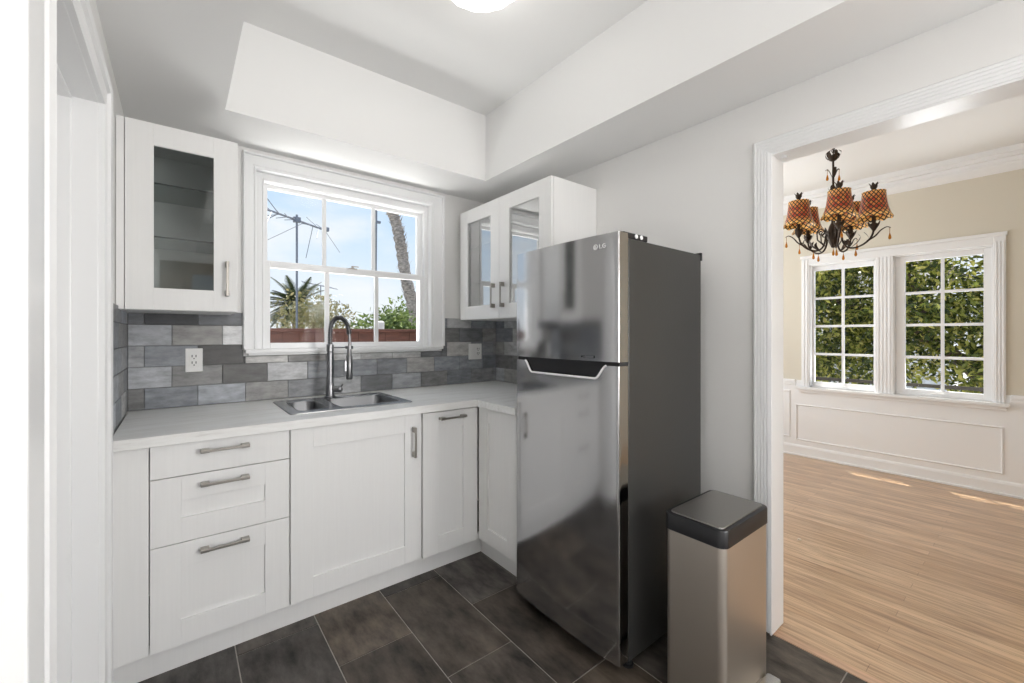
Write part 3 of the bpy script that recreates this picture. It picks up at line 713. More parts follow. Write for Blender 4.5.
def fp(r, z): return (fx_ + hd.x * r, fy_ + hd.y * r, B0 + z)
arc = smooth_path([fp(0, 0.305), fp(0.0, 0.38), fp(0.012, 0.435), fp(0.045, 0.462), fp(0.078, 0.447), fp(0.096, 0.41), fp(0.104, 0.365)], 10)
sp_ = MB()
sp_.tube(arc, 0.0095, 10)
# spring coil around the hose
coil = []; turns = 34
tot = len(arc) - 1
for i in range(turns * 12 + 1):
    t = i / (turns * 12) * tot; a = int(min(t, tot - 1)); p = arc[a].lerp(arc[a + 1], t - a)
    tg = (arc[a + 1] - arc[a]).normalized(); sd = Vector((-hd.y, hd.x, 0)); nn = tg.cross(sd).normalized()
    q = 2 * PI * i / 12; coil.append(p + (sd * math.cos(q) + nn * math.sin(q)) * 0.0125)
sp_.tube(coil, 0.0026, 6)
sp_.build('spring_hose', M['spring'], fa, smooth=40)
MB().tube(smooth_path([fp(0.104, 0.365), fp(0.106, 0.32), fp(0.105, 0.275)], 5), 0.008, 10).build('hose_end', M['gunmetal'], fa, smooth=40)
ph = fp(0.104, 0)
MB().lathe([(0.016, 0.100), (0.018, 0.104), (0.018, 0.235), (0.014, 0.242), (0.012, 0.285)], (ph[0], ph[1], B0), 16).box(ph[0] - 0.027, ph[0] - 0.017, ph[1] - 0.005, ph[1] + 0.005, B0 + 0.15, B0 + 0.21).build('spray_head', M['gunmetal'], fa, smooth=35)
m = MB().tube([fp(0.015, 0.288), fp(0.095, 0.288)], 0.0042, 8)
m.lathe([(0.022, 0.280), (0.022, 0.296)], (ph[0], ph[1], B0), 16).build('holder_arm', M['gunmetal'], fa, smooth=35)

# ------------------------------------------------------------------ wall cabinets with glass doors
def glass_door(P, u0, u1, z0, z1, parent, st, hu, hz0, hz1, gm='cabglass'):
    m = MB(); th = 0.019; rl = 0.092
    m.box(*P(u0, u0 + st[0], 0, th, z0, z1)); m.box(*P(u1 - st[1], u1, 0, th, z0, z1))
    m.box(*P(u0 + st[0], u1 - st[1], 0.0003, th, z0, z0 + rl)); m.box(*P(u0 + st[0], u1 - st[1], 0.0003, th, z1 - rl, z1))
    o = m.build('door', M['cab'], parent, bevel=0.0009)
    MB().box(*P(u0 + st[0] - 0.004, u1 - st[1] + 0.004, 0.009, 0.013, z0 + rl - 0.004, z1 - rl + 0.004)).build('glass', M[gm], o)
    bar_handle(P, hu, None, None, o, True, hz0, hz1); return o
PW = mapA(2.32)
wc = thing('glass_wall_cabinet', 'white wall cabinet with one glass door, left of the window', 'wall cabinet', (0.02, 2.5, 1.385))
carcass(PW, -0.172, 0.216, 1.385, 2.168, 0.021, 0.388, wc, closed_top=True)
m = MB().box(*PW(-0.154, 0.198, 0.376, 0.381, 1.402, 2.151)).build('back_lining', M['cab_in'], wc)
glass_door(PW, -0.171, 0.215, 1.386, 2.167, wc, (0.090, 0.090), 0.174, 1.455, 1.612)
for z in (1.700, 1.930): MB().box(*PW(-0.154, 0.198, 0.06, 0.375, z, z + 0.006)).build('glass_shelf', M['shelfglass'], wc); MB().box(*PW(-0.154, 0.198, 0.0575, 0.0598, z, z + 0.006)).build('shelf_edge', M['glass_edge'], wc)
MB().box(-0.198, -0.1735, 2.325, 2.71, 1.385, 2.168).build('filler_strip', M['cab'], wc, bevel=0.0008)
PV = mapB(1.61)
wc2 = thing('glass_wall_cabinet', 'white wall cabinet with two glass doors, right of the window', 'wall cabinet', (1.8, 2.17, 1.385))
carcass(PV, 1.690, 2.645, 1.385, 2.160, 0.021, 0.378, wc2, closed_top=True)
m = MB().box(*PV(1.708, 2.627, 0.366, 0.371, 1.402, 2.143)).build('back_lining', M['cab_in'], wc2)
glass_door(PV, 1.691, 2.1705, 1.386, 2.159, wc2, (0.100, 0.104), 2.122, 1.455, 1.612, 'cabglass_boosted')
glass_door(PV, 2.1735, 2.644, 1.386, 2.159, wc2, (0.092, 0.098), 2.222, 1.455, 1.612, 'cabglass_boosted')
for z in (1.640, 1.900): MB().box(*PV(1.708, 2.627, 0.06, 0.365, z, z + 0.006)).build('glass_shelf', M['shelfglass'], wc2); MB().box(*PV(1.708, 2.627, 0.0575, 0.0598, z, z + 0.006)).build('shelf_edge', M['glass_edge'], wc2)

# ------------------------------------------------------------------ outlets
def outlet(name, label, x, z, double):
    t = thing(name, label, 'outlet', (x, WY - 0.010, z)); y = WY - 0.010
    hw = 0.059 if double else 0.036
    MB().box(x - hw, x + hw, y - 0.006, y, z - 0.060, z + 0.060).build('plate', M['white_plastic'], t, bevel=0.003)
    xs_ = x + 0.024 if double else x
    ins = MB().box(xs_ - 0.018, xs_ + 0.018, y - 0.0085, y - 0.004, z - 0.034, z + 0.034).build('socket_insert', M['white_plastic'], t, bevel=0.001)
    m = MB()
    for zz in (z + 0.015, z - 0.018):
        m.box(xs_ - 0.010, xs_ - 0.006, y - 0.0092, y - 0.008, zz, zz + 0.012).box(xs_ + 0.006, xs_ + 0.010, y - 0.0092, y - 0.008, zz, zz + 0.012)
        m.cyl((xs_, y - 0.0092, zz - 0.007), (xs_, y - 0.008, zz - 0.007), 0.0032, 10)
    m.build('slots', M['slot'], ins)
    if double:
        MB().box(x - 0.041, x - 0.008, y - 0.0095, y - 0.004, z - 0.034, z + 0.034).build('rocker_switch', M['white_plastic'], t, bevel=0.0015)
outlet('outlet', 'white duplex outlet on dark tiles under the left glass cabinet', 0.063, 1.150, False)
outlet('outlet', 'wide white switch and outlet plate on grey tiles right of the window', 1.783, 1.152, True)

# ------------------------------------------------------------------ refrigerator
FRY0, FRY1, FRX = 0.978, 1.580, 1.262
fr = thing('refrigerator', 'tall stainless steel refrigerator with top freezer and dark grey sides', 'refrigerator', (1.58, 1.27, 0))
MB().box(1.342, 1.885, FRY0 + 0.006, FRY1 - 0.006, 0.035, 1.648).build('body', M['fridge_side'], fr, bevel=0.004)
def door_plan(n=18):
    """plan of a door: gently bowed front, rounded front edges; (x, y) from near to far"""
    pts = [(1.330, FRY0)]
    r = 0.007
    for i in range(5):
        a = PI / 2 * i / 4; pts.append((FRX + 0.012 + r - r * math.sin(a), FRY0 + r - r * math.cos(a)))
    for i in range(1, n):
        t = i / n; y = FRY0 + r + (FRY1 - FRY0 - 2 * r) * t
        pts.append((FRX + 0.012 - 0.012 * (1 - (2 * t - 1) ** 2), y))
    for i in range(5):
        a = PI / 2 * (1 - i / 4); pts.append((FRX + 0.012 + r - r * math.sin(a), FRY1 - r + r * math.cos(a)))
    pts.append((1.330, FRY1)); return pts
plan = door_plan(28)
def solid_door(z0, z1, name):
    m = MB(); n = len(plan)
    v = [(x, y, z0) for x, y in plan] + [(x, y, z1) for x, y in plan]
    m.add(v, [(i, (i + 1) % n, n + (i + 1) % n, n + i) for i in range(n)] + [tuple(range(n)), tuple(range(n, 2 * n))])
    return m.build(name, M['fridge_steel'], fr, smooth=35)
fz = solid_door(1.178, 1.664, 'freezer_door')
# lower door with the scooped handle along its top edge
def ztop(y):
    a0, a1, b0, b1 = 1.030, 1.085, 1.455, 1.508
    if y <= a0 or y >= b1: return 1.163
    if y < a1: t = (y - a0) / (a1 - a0); return 1.163 - 0.052 * (t * t * (3 - 2 * t))
    if y > b0: t = (b1 - y) / (b1 - b0); return 1.163 - 0.052 * (t * t * (3 - 2 * t))
    return 1.111
m = MB(); n = len(plan)
fine = []
for i in range(n - 1):
    for k in range(4):
        t = k / 4; fine.append((plan[i][0] * (1 - t) + plan[i + 1][0] * t, plan[i][1] * (1 - t) + plan[i + 1][1] * t))
fine.append(plan[-1]); n = len(fine)
v = [(x, y, 0.052) for x, y in fine] + [(x, y, ztop(y)) for x, y in fine] + [(min(x + 0.016, 1.33), y, ztop(y)) for x, y in fine]
f = [(i, i + 1, n + i + 1, n + i) for i in range(n - 1)] + [(n + i, n + i + 1, 2 * n + i + 1, 2 * n + i) for i in range(n - 1)] + [tuple(range(n - 1, -1, -1))]
m.add(v, f)
m.box(1.300, 1.330, FRY0 + 0.002, FRY1 - 0.002, 0.054, 1.160)
m.box(1.290, 1.325, FRY0 + 0.004, 1.030, 1.05, 1.1625).box(1.290, 1.325, 1.508, FRY1 - 0.004, 1.05, 1.1625)
fd = m.build('fridge_door', M['fridge_steel'], fr, smooth=35)
MB().box(1.284, 1.3295, 1.032, 1.506, 1.098, 1.176).build('handle_recess', M['black'], fd)
lip = [(x - 0.001, y, ztop(y)) for x, y in fine if 1.031 < y < 1.507]
MB().tube(lip, 0.0045, 8).build('handle_lip', M['logo'], fd, smooth=60)
MB().box(1.330, 1.3415, FRY0 + 0.010, FRY1 - 0.010, 0.06, 1.645).build('gasket', M['rubber'], fr)
MB().box(1.285, 1.335, FRY0 + 0.004, FRY1 - 0.004, 1.1635, 1.1775).build('door_gap', M['rubber'], fr)
hg = MB().box(1.315, 1.47, FRY0 + 0.008, FRY0 + 0.075, 1.649, 1.672).box(1.300, 1.345, FRY0 + 0.014, FRY0 + 0.04, 1.6645, 1.672).build('hinge_cover', M['black'], fr, bevel=0.004)
m = MB()
for xx in (1.392, 1.425): m.cyl((xx, FRY0 + 0.0075, 1.661), (xx, FRY0 + 0.005, 1.661), 0.0088, 14)
m.build('screw_cap', M['logo'], hg)
MB().box(1.876, 1.890, FRY0 + 0.002, FRY1 - 0.002, 1.62, 1.656).build('rear_strip', M['black'], fr, bevel=0.002)
for yy in (FRY0 + 0.03, FRY1 - 0.03):
    MB().cyl((1.37, yy, 0.0), (1.37, yy, 0.04), 0.016, 14).cyl((1.37, yy, 0.0), (1.37, yy, 0.008), 0.022, 14).build('levelling_foot', M['black'], fr)
    MB().cyl((1.83, yy, 0.0), (1.83, yy, 0.04), 0.018, 14).build('levelling_foot', M['black'], fr)
MB().box(1.345, 1.86, FRY0 + 0.02, FRY1 - 0.02, 0.02, 0.05).build('kick_plate', M['black'], fr)
# emblem: round face symbol and two letters
lg = MB(); xl = FRX + 0.0045
def disc(y, z, r, th=0.002, n=24, a0=0, a1=2 * PI, ri=0.0):
    v = []; f = []
    for i in range(n + 1):
        a = a0 + (a1 - a0) * i / n
        for rr in (ri, r):
            for d in (0, th): v.append((xl - d, y - rr * math.cos(a), z + rr * math.sin(a)))
    for i in range(n):
        q = i * 4; p = q + 4
        f += [(q + 1, q + 3, p + 3, p + 1), (q, p, p + 2, q + 2), (q + 2, p + 2, p + 3, q + 3), (q, q + 1, p + 1, p)]
    lg.add(v, f)
disc(1.0805, 1.6185, 0.0110, ri=0.0080, a0=math.radians(0), a1=math.radians(360))
disc(1.0805, 1.6185, 0.0075, ri=0.0055, a0=math.radians(100), a1=math.radians(360))
lg.box(xl - 0.002, xl, 1.0795, 1.0815, 1.614, 1.623); lg.box(xl - 0.002, xl, 1.0765, 1.0815, 1.614, 1.6155); disc(1.0845, 1.6212, 0.0014)
# L
lg.box(xl - 0.002, xl, 1.0595, 1.0625, 1.610, 1.627); lg.box(xl - 0.002, xl, 1.050, 1.0625, 1.610, 1.613)
# G
disc(1.0385, 1.6185, 0.0088, ri=0.0058, a0=math.radians(40), a1=math.radians(352)); lg.box(xl - 0.002, xl, 1.0298, 1.0385, 1.6165, 1.6192)
lg.build('logo', M['logo'], fz)
xb = FRX + 0.002
MB().box(xb - 0.001, xb + 0.004, 1.088, 1.140, 1.1985, 1.1995).box(xb - 0.001, xb + 0.004, 1.088, 1.140, 1.1885, 1.1895).box(xb - 0.001, xb + 0.004, 1.088, 1.089, 1.1885, 1.1995).box(xb - 0.001, xb + 0.004, 1.139, 1.140, 1.1885, 1.1995).box(xb - 0.001, xb + 0.003, 1.146, 1.148, 1.190, 1.198).box(xb - 0.001, xb + 0.003, 1.150, 1.153, 1.190, 1.198).build('badge', M['rubber'], fz)

# ------------------------------------------------------------------ step bin
CX0, CX1, CY0, CY1, CH = 1.379, 1.735, 0.640, 0.862, 0.642
tc_ = thing('step_bin', 'rectangular brushed steel step bin with black rimmed lid, beside the refrigerator', 'trash can', (1.56, 0.75, 0))
MB().prism(rrect(CX0 + 0.004, CX1 - 0.004, CY0 + 0.004, CY1 - 0.004, 0.026, 8), 0.018, CH - 0.055).build('body', M['can_steel'], tc_, smooth=40)
MB().prism(rrect(CX0 + 0.006, CX1 - 0.006, CY0 + 0.006, CY1 - 0.006, 0.024, 8), 0.0, 0.018).build('base_ring', M['black'], tc_, smooth=40)
m = MB(); n8 = 8
ra = rrect(CX0, CX1, CY0, CY1, 0.030, n8); rb = rrect(CX0 + 0.002, CX1 - 0.002, CY0 + 0.002, CY1 - 0.002, 0.029, n8); rc = rrect(CX0 + 0.008, CX1 - 0.008, CY0 + 0.008, CY1 - 0.008, 0.024, n8)
k = len(ra); v = [(x, y, CH - 0.058) for x, y in ra] + [(x, y, CH - 0.006) for x, y in ra] + [(x, y, CH - 0.001) for x, y in rb] + [(x, y, CH) for x, y in rc]
f = [(j * k + i, j * k + (i + 1) % k, (j + 1) * k + (i + 1) % k, (j + 1) * k + i) for j in range(3) for i in range(k)] + [tuple(range(k)), tuple(3 * k + i for i in range(k))]
m.add(v, f); m.build('rim', M['black'], tc_, smooth=40)
MB().prism(rrect(CX0 + 0.016, CX1 - 0.016, CY0 + 0.016, CY1 - 0.016, 0.018, 8), CH - 0.004, CH + 0.004).build('lid', M['can_lid'], tc_, smooth=40, bevel=0.0015)
m = MB().prism(rrect(1.455, 1.702, 0.588, 0.636, 0.012, 5), 0.026, 0.040); m.box(1.50, 1.66, 0.63, 0.65, 0.024, 0.036)
m.build('pedal', M['steel'], tc_, smooth=40, bevel=0.003)

# ------------------------------------------------------------------ flush ceiling lamp
LCX, LCY = 0.935, 1.385
cl = thing('ceiling_lamp', 'flush round ceiling lamp with scalloped white glass, lit', 'ceiling lamp', (LCX, LCY, CEIL))
MB().lathe([(0.075, -0.022), (0.085, -0.018), (0.088, 0.0)], (LCX, LCY, CEIL), 28).build('canopy', M['white_plastic'], cl, smooth=40)
m = MB(); NS = 96; prof = [(0.02, -0.118), (0.06, -0.114), (0.11, -0.100), (0.145, -0.082), (0.168, -0.062), (0.176, -0.048), (0.172, -0.045), (0.14, -0.070), (0.06, -0.105), (0.018, -0.110)]
v = []; f = []
for r, z in prof:
    for i in range(NS):
        a = 2 * PI * i / NS; s_ = 1 + 0.022 * math.cos(16 * a) * (r / 0.176) ** 3
        v.append((LCX + r * s_ * math.cos(a), LCY + r * s_ * math.sin(a), CEIL + z))
for j in range(len(prof) - 1):
    for i in range(NS): f.append((j * NS + i, j * NS + (i + 1) % NS, (j + 1) * NS + (i + 1) % NS, (j + 1) * NS + i))
m.add(v, f); m.build('glass_shade', M['lampglass'], cl, smooth=60)
MB().lathe([(0.003, -0.145), (0.009, -0.138), (0.006, -0.128), (0.014, -0.122), (0.016, -0.116), (0.004, -0.112), (0.004, -0.02)], (LCX, LCY, CEIL), 16).build('finial', M['nickel'], cl, smooth=40)
lamp('ceiling_lamp_bulb', 'POINT', (LCX, LCY, CEIL - 0.19), 1.0, (1.0, 0.97, 0.92), shadow_soft_size=0.10)

# ------------------------------------------------------------------ chandelier in the dining room
CC = Vector((3.64, 0.936, 0))
def cp(r, a, z):
    a = math.radians(a); d = RGT * math.cos(a) + FWD * math.sin(a); return (CC.x + d.x * r, CC.y + d.y * r, z)
ch = thing('chandelier', 'dark bronze five-arm chandelier with amber scale shades and glass drops', 'chandelier', (CC.x, CC.y, CEIL))
MB().lathe([(0.008, -0.05), (0.02, -0.045), (0.055, -0.02), (0.06, 0.0)], (CC.x, CC.y, CEIL), 20).build('canopy', M['bronze'], ch, smooth=40)
m = MB()
for i in range(5):
    zc = CEIL - 0.055 - i * 0.026; pts = []
    for k in range(13):
        a = 2 * PI * k / 12; dx, dz = 0.009 * math.cos(a), 0.017 * math.sin(a)
        pts.append((CC.x + (dx if i % 2 else 0), CC.y + (0 if i % 2 else dx), zc + dz))
    m.tube(pts, 0.0025, 6, False)
m.build('chain', M['bronze'], ch, smooth=50)
def leaf_blade(mb, pts, w):
    """curled metal leaf along a path"""
    P = smooth_path(pts, 4); n = len(P); v = []; f = []
    ax = (Vector(P[-1]) - Vector(P[0])); sd = Vector((0, 0, 1)).cross(ax)
    sd = sd.normalized() if sd.length > 1e-5 else Vector((1, 0, 0))
    for i, p in enumerate(P):
        t = i / (n - 1); ww = w * math.sin(PI * (0.12 + 0.88 * t)) ** 0.8 if t < 1 else 0.0005
        v += [tuple(p - sd * ww), tuple(p + Vector((0, 0, 0.003))), tuple(p + sd * ww), tuple(p - Vector((0, 0, 0.002)))]
    for i in range(n - 1):
        for k in range(4): f.append((i * 4 + k, i * 4 + (k + 1) % 4, i * 4 + 4 + (k + 1) % 4, i * 4 + 4 + k))
    mb.add(v, f)
# leafy top knot and stem
m = MB().lathe([(0.004, 0), (0.022, 0.012), (0.030, 0.03), (0.020, 0.045), (0.006, 0.052)], (CC.x, CC.y, 2.505), 16)
for k in range(6):
    a = k * 60 + 15; leaf_blade(m, [cp(0.008, a, 2.515), cp(0.035, a, 2.535), cp(0.045, a, 2.565), cp(0.03, a + 10, 2.582)], 0.013)
m.tube(smooth_path([cp(0.012, 20, 2.555), cp(0.03, 20, 2.578), cp(0.02, 40, 2.592), cp(0.0, 60, 2.585)], 4), 0.004, 6)
m.tube([(CC.x, CC.y, 2.55), (CC.x, CC.y, 2.60)], 0.004, 8)
m.build('top_ornament', M['bronze'], ch, smooth=45)
m = MB().lathe([(0.007, 2.25), (0.016, 2.27), (0.022, 2.285), (0.024, 2.305), (0.013, 2.325), (0.007, 2.34), (0.0065, 2.51)], (CC.x, CC.y, 0), 14)
m.lathe([(0.003, 1.895), (0.012, 1.900), (0.016, 1.912), (0.024, 1.93), (0.034, 1.965), (0.036, 2.00), (0.024, 2.05), (0.012, 2.075), (0.010, 2.25)], (CC.x, CC.y, 0), 18)
m.build('stem', M['bronze'], ch, smooth=45)
m = MB()
for a in (0, 150, 250): leaf_blade(m, [cp(0.006, a, 2.395), cp(0.018, a, 2.43), cp(0.032, a, 2.455), cp(0.045, a, 2.448)], 0.012)
for k in range(5): leaf_blade(m, [cp(0.01, k * 72, 2.29), cp(0.026, k * 72, 2.315), cp(0.03, k * 72, 2.335)], 0.010)
for k in range(6): leaf_blade(m, [cp(0.03, k * 60, 1.955), cp(0.045, k * 60, 2.0), cp(0.058, k * 60, 2.04)], 0.014)
m.build('stem_leaves', M['bronze'], ch, smooth=45)
def drop(p, parent, hook=0.05):
    m = MB().tube([p, (p[0], p[1], p[2] - hook)], 0.0016, 6)
    m.lathe([(0.0015, -0.048), (0.0065, -0.044), (0.0085, -0.036), (0.006, -0.022), (0.0025, -0.008), (0.001, 0.0)], (p[0], p[1], p[2] - hook), 12)
    return m.build('glass_drop', M['amber'], parent, smooth=60)
drop(cp(0.042, 0, 2.448), ch, 0.03); drop(cp(0.042, 180, 2.448), ch, 0.03)
def shade_mesh(c):
    prof = [(0.102, 0.0), (0.100, 0.005), (0.090, 0.022), (0.079, 0.052), (0.071, 0.088), (0.066, 0.128), (0.063, 0.166), (0.064, 0.176)]
    m = MB(); n = 48; v = []; f = []; uv = []
    for j, (r, z) in enumerate(prof):
        for i in range(n + 1):
            a = 2 * PI * i / n
            zz = z + (0.006 * math.cos(10 * a) if j == 0 else 0)
            v.append((c[0] + r * math.cos(a), c[1] + r * math.sin(a), c[2] + zz)); uv.append((i / n * 0.51, z))
    for j in range(len(prof) - 1):
        for i in range(n): f.append((j * (n + 1) + i, j * (n + 1) + i + 1, (j + 1) * (n + 1) + i + 1, (j + 1) * (n + 1) + i))
    m.add(v, f); m.uv = uv; return m
for k in range(5):
    a = 97 + 72 * k
    m = MB()
    m.tube(smooth_path([cp(0.018, a, 2.005), cp(0.045, a, 1.985), cp(0.055, a, 1.93), cp(0.075, a, 1.892), cp(0.115, a, 1.878), (cp(0.165, a, 1.895)), cp(0.205, a, 1.935), cp(0.220, a, 1.985)], 6), [0.006] * 43, 8)
    m.tube(smooth_path([cp(0.185, a, 1.915), cp(0.225, a, 1.940), cp(0.255, a, 1.975), cp(0.285, a, 1.992), cp(0.305, a, 1.982)], 5), [0.006 - 0.004 * i / 20 for i in range(21)], 8)
    # inner scroll
    sc = [cp(0.075 + 0.028 * math.cos(t) * (1 - t / 12), a, 2.005 + 0.028 * math.sin(t) * (1 - t / 12)) for t in np.linspace(-PI / 2, 2.6 * PI, 30)]
    m.tube([cp(0.060, a, 1.915), cp(0.10, a, 1.955)] + sc[4:], 0.0042, 6)
    leaf_blade(m, [cp(0.10, a, 1.885), cp(0.13, a, 1.91), cp(0.150, a, 1.945), cp(0.140, a, 1.965)], 0.014)
    leaf_blade(m, [cp(0.195, a, 1.925), cp(0.185, a, 1.955), cp(0.168, a, 1.975)], 0.012)
    arm = m.build('arm', M['bronze'], ch, smooth=45)
    top = cp(0.220, a, 0)
    cu = MB().lathe([(0.006, 1.975), (0.012, 1.985), (0.020, 2.000), (0.024, 2.022), (0.014, 2.028), (0.011, 2.03), (0.011, 2.075)], (top[0], top[1], 0), 16)
    for q in range(6):
        aa = math.radians(q * 60 + a); dx, dy = math.cos(aa), math.sin(aa)
        leaf_blade(cu, [(top[0] + dx * 0.012, top[1] + dy * 0.012, 1.99), (top[0] + dx * 0.026, top[1] + dy * 0.026, 2.015), (top[0] + dx * 0.036, top[1] + dy * 0.036, 2.040)], 0.011)
    cu.build('candle_cup', M['bronze'], arm, smooth=45)
    sh = shade_mesh((top[0], top[1], 2.060)).build('shade', M['shade'], ch, smooth=60)
    fi = MB().lathe([(0.010, 2.226), (0.022, 2.236), (0.012, 2.246), (0.012, 2.255), (0.019, 2.268), (0.020, 2.282), (0.012, 2.286)], (top[0], top[1], 0), 14)
    for q in range(6):
        aa = math.radians(q * 60); dx, dy = math.cos(aa), math.sin(aa)
        leaf_blade(fi, [(top[0] + dx * 0.012, top[1] + dy * 0.012, 2.27), (top[0] + dx * 0.019, top[1] + dy * 0.019, 2.285), (top[0] + dx * 0.028, top[1] + dy * 0.028, 2.296)], 0.008)
    for q in range(3):
        aa = math.radians(q * 120); fi.tube([(top[0], top[1], 2.234), (top[0] + 0.063 * math.cos(aa), top[1] + 0.063 * math.sin(aa), 2.234)], 0.002, 6)
    fi.tube([(top[0], top[1], 2.07), (top[0], top[1], 2.24)], 0.003, 6)
    fi.build('finial', M['bronze'], sh, smooth=45)
    MB().lathe([(0.006, 0), (0.014, 0.02), (0.016, 0.035), (0.010, 0.055), (0.002, 0.068)], (top[0], top[1], 2.085), 12).build('bulb', M['lampglass'], sh, smooth=60)
    drop(cp(0.300, a, 1.982), arm, 0.028); drop(cp(0.125, a, 1.878), arm, 0.012)
drop(cp(0.001, 0, 1.90), ch, 0.012)
tag(MB().lathe([(0.004, 0), (0.009, 0.002), (0.010, 0.008), (0.006, 0.013), (0.002, 0.014)], (3.032, 0.952, 0.0), 14).build('wooden_bead', M['bead'], smooth=50), 'tiny pale bead lying on the oak dining room floor', 'bead')

# ------------------------------------------------------------------ outdoors
GZ = -0.35
struct(MB().box(-40, 60, -30, 80, GZ - 0.1, GZ).build('ground_outside', M['concrete']))
# eaves above both window walls
struct(MB().box(-1.5, 2.6, WY + 0.17, WY + 0.40, 2.58, 2.70).build('roof_eave_kitchen', M['trim']))
struct(MB().box(DX1 + 0.11, 5.45, -3, 4, 2.45, 2.60).build('roof_eave_dining', M['trim']))
# redwood fence behind the kitchen window: a long boarded fence, one thing
fe = thing('fence', 'red-brown board fence outside the kitchen window', 'fence', (2.0, 4.6, GZ))
m = MB(); xx = -2.0
while xx < 7.5:
    m.box(xx, xx + 0.145, 4.6, 4.622, GZ, 1.308); xx += 0.147
m.build('boards', M['redwood'], fe, bevel=0.003)
MB().box(-2.0, 7.5, 4.56, 4.66, 1.308, 1.342).build('cap_rail', M['redwood'], fe, bevel=0.004)

def leaf_cloud(mb, centers, radii, count, size, spread=1.0, droop=0.2):
    n = count; ci = rng.integers(0, len(centers), n)
    cs_ = np.array(centers)[ci]; rr = np.array(radii)[ci]
    d = rng.normal(size=(n, 3)); d /= np.linalg.norm(d, axis=1)[:, None]
    rad = rr[:, None] * (rng.uniform(0.35, 1.0, (n, 1)) ** 0.6) * spread
    pos = cs_ + d * rad
    for i in range(n):
        p = pos[i]; L = size * rng.uniform(0.7, 1.3)
        a = d[i] * 0.7 + rng.normal(size=3) * 0.55; a[2] -= droop; a /= np.linalg.norm(a)
        s = np.cross(a, rng.normal(size=3)); s /= np.linalg.norm(s) + 1e-9
        u = np.cross(s, a); w = L * 0.24
        mb.add([p, p + a * L * 0.5 + s * w + u * w * 0.35, p + a * L, p + a * L * 0.5 - s * w + u * w * 0.35], [(0, 1, 2), (0, 2, 3)])
    return mb
def tree(name, label, base, trunk, centers, radii, count, size, leafm, group=None, droop=0.2, barkm='bark'):
    t = thing(name, label, 'tree', base, group)
    m = MB()
    for pts, r0, r1 in trunk:
        P = smooth_path(pts, 5); k = len(P); m.tube(P, [r0 + (r1 - r0) * i / (k - 1) for i in range(k)], 10)
    m.build('trunk', M[barkm], t, smooth=60)
    f = leaf_cloud(MB(), centers, radii, count, size, 1.0, droop).build('foliage', M[leafm], t); return t
def blob_centers(c, ext, n):
    return [(c[0] + rng.uniform(-1, 1) * ext[0], c[1] + rng.uniform(-1, 1) * ext[1], c[2] + rng.uniform(-1, 1) * ext[2]) for _ in range(n)]
# behind the fence
cc = blob_centers((2.35, 10.2, 1.35), (0.62, 0.5, 0.55), 26)
tree('broadleaf_tree', 'olive and tan small-leaved tree beside the palm, behind the fence', (2.35, 10.2, GZ), [([(2.35, 10.2, GZ), (2.3, 10.2, 0.7), (2.4, 10.2, 1.6)], 0.09, 0.03), ([(2.3, 10.2, 0.6), (2.7, 10.1, 1.4)], 0.04, 0.015)], cc, [0.38] * len(cc), 3600, 0.085, 'olive')
cc = blob_centers((2.97, 7.6, 1.24), (0.40, 0.3, 0.28), 22)
tree('broadleaf_tree', 'bushy mid-green tree behind the fence, below the bare pole', (2.95, 7.6, GZ), [([(2.95, 7.6, GZ), (2.97, 7.6, 0.7), (2.95, 7.6, 1.3)], 0.07, 0.03)], cc, [0.27] * len(cc), 2600, 0.095, 'green')
cc = blob_centers((5.76, 13.0, 1.49), (0.67, 0.5, 0.60), 20)
tree('broadleaf_tree', 'loose green tree behind the dead palm trunk', (5.76, 13.0, GZ), [([(5.76, 13.0, GZ), (5.8, 13.0, 0.8), (5.7, 13.0, 1.7)], 0.09, 0.03)], cc, [0.42] * len(cc), 2000, 0.145, 'green')
# palm
pt = thing('palm_tree', 'fan of dark green palm fronds behind the left of the fence', 'tree', (2.45, 12.2, GZ))
MB().tube(smooth_path([(2.45, 12.2, GZ), (2.48, 12.2, 0.9), (2.45, 12.2, 1.95)], 6), [0.17 - 0.04 * i / 12 for i in range(13)], 12).build('trunk', M['bark'], pt, smooth=60)
m = MB()
for k in range(46):
    az = rng.uniform(0, 2 * PI); el = rng.uniform(-0.35, 1.35); Ln = rng.uniform(0.75, 1.0)
    p = Vector((2.45, 12.2, 2.0)); d = Vector((math.cos(az) * math.cos(el), math.sin(az) * math.cos(el), math.sin(el)))
    pts = [p.copy()]
    for s_ in range(8):
        d.z -= 0.13; d.normalize(); p = p + d * (Ln / 8); pts.append(p.copy())
    m.tube(pts, [0.012 - 0.0012 * i for i in range(9)], 5)
    for s_ in range(1, 32):
        t = s_ / 32 * 8; i = min(int(t), 7); q = pts[i].lerp(pts[i + 1], t - i); tg = (pts[i + 1] - pts[i]).normalized()
        sd = tg.cross(Vector((0, 0, 1)))
        sd = sd.normalized() if sd.length > 1e-4 else Vector((1, 0, 0))
        ll = 0.26 * math.sin(PI * (0.15 + 0.8 * s_ / 32))
        for sg in (-1, 1):
            tip = q + (sd * sg * 0.8 + tg * 0.65 + Vector((0, 0, -0.18))) * ll; w = tg * 0.018
            m.add([q - w, q + w, tip], [(0, 1, 2)])
m.build('fronds', M['palm'], pt)
pt2 = thing('palm_tree', 'palm fronds at the far left edge of the kitchen window', 'tree', (1.69, 16.0, GZ))
MB().tube([(1.69, 16.0, GZ), (1.69, 16.0, 1.55)], 0.14, 12).build('trunk', M['bark'], pt2, smooth=60)
m = MB()
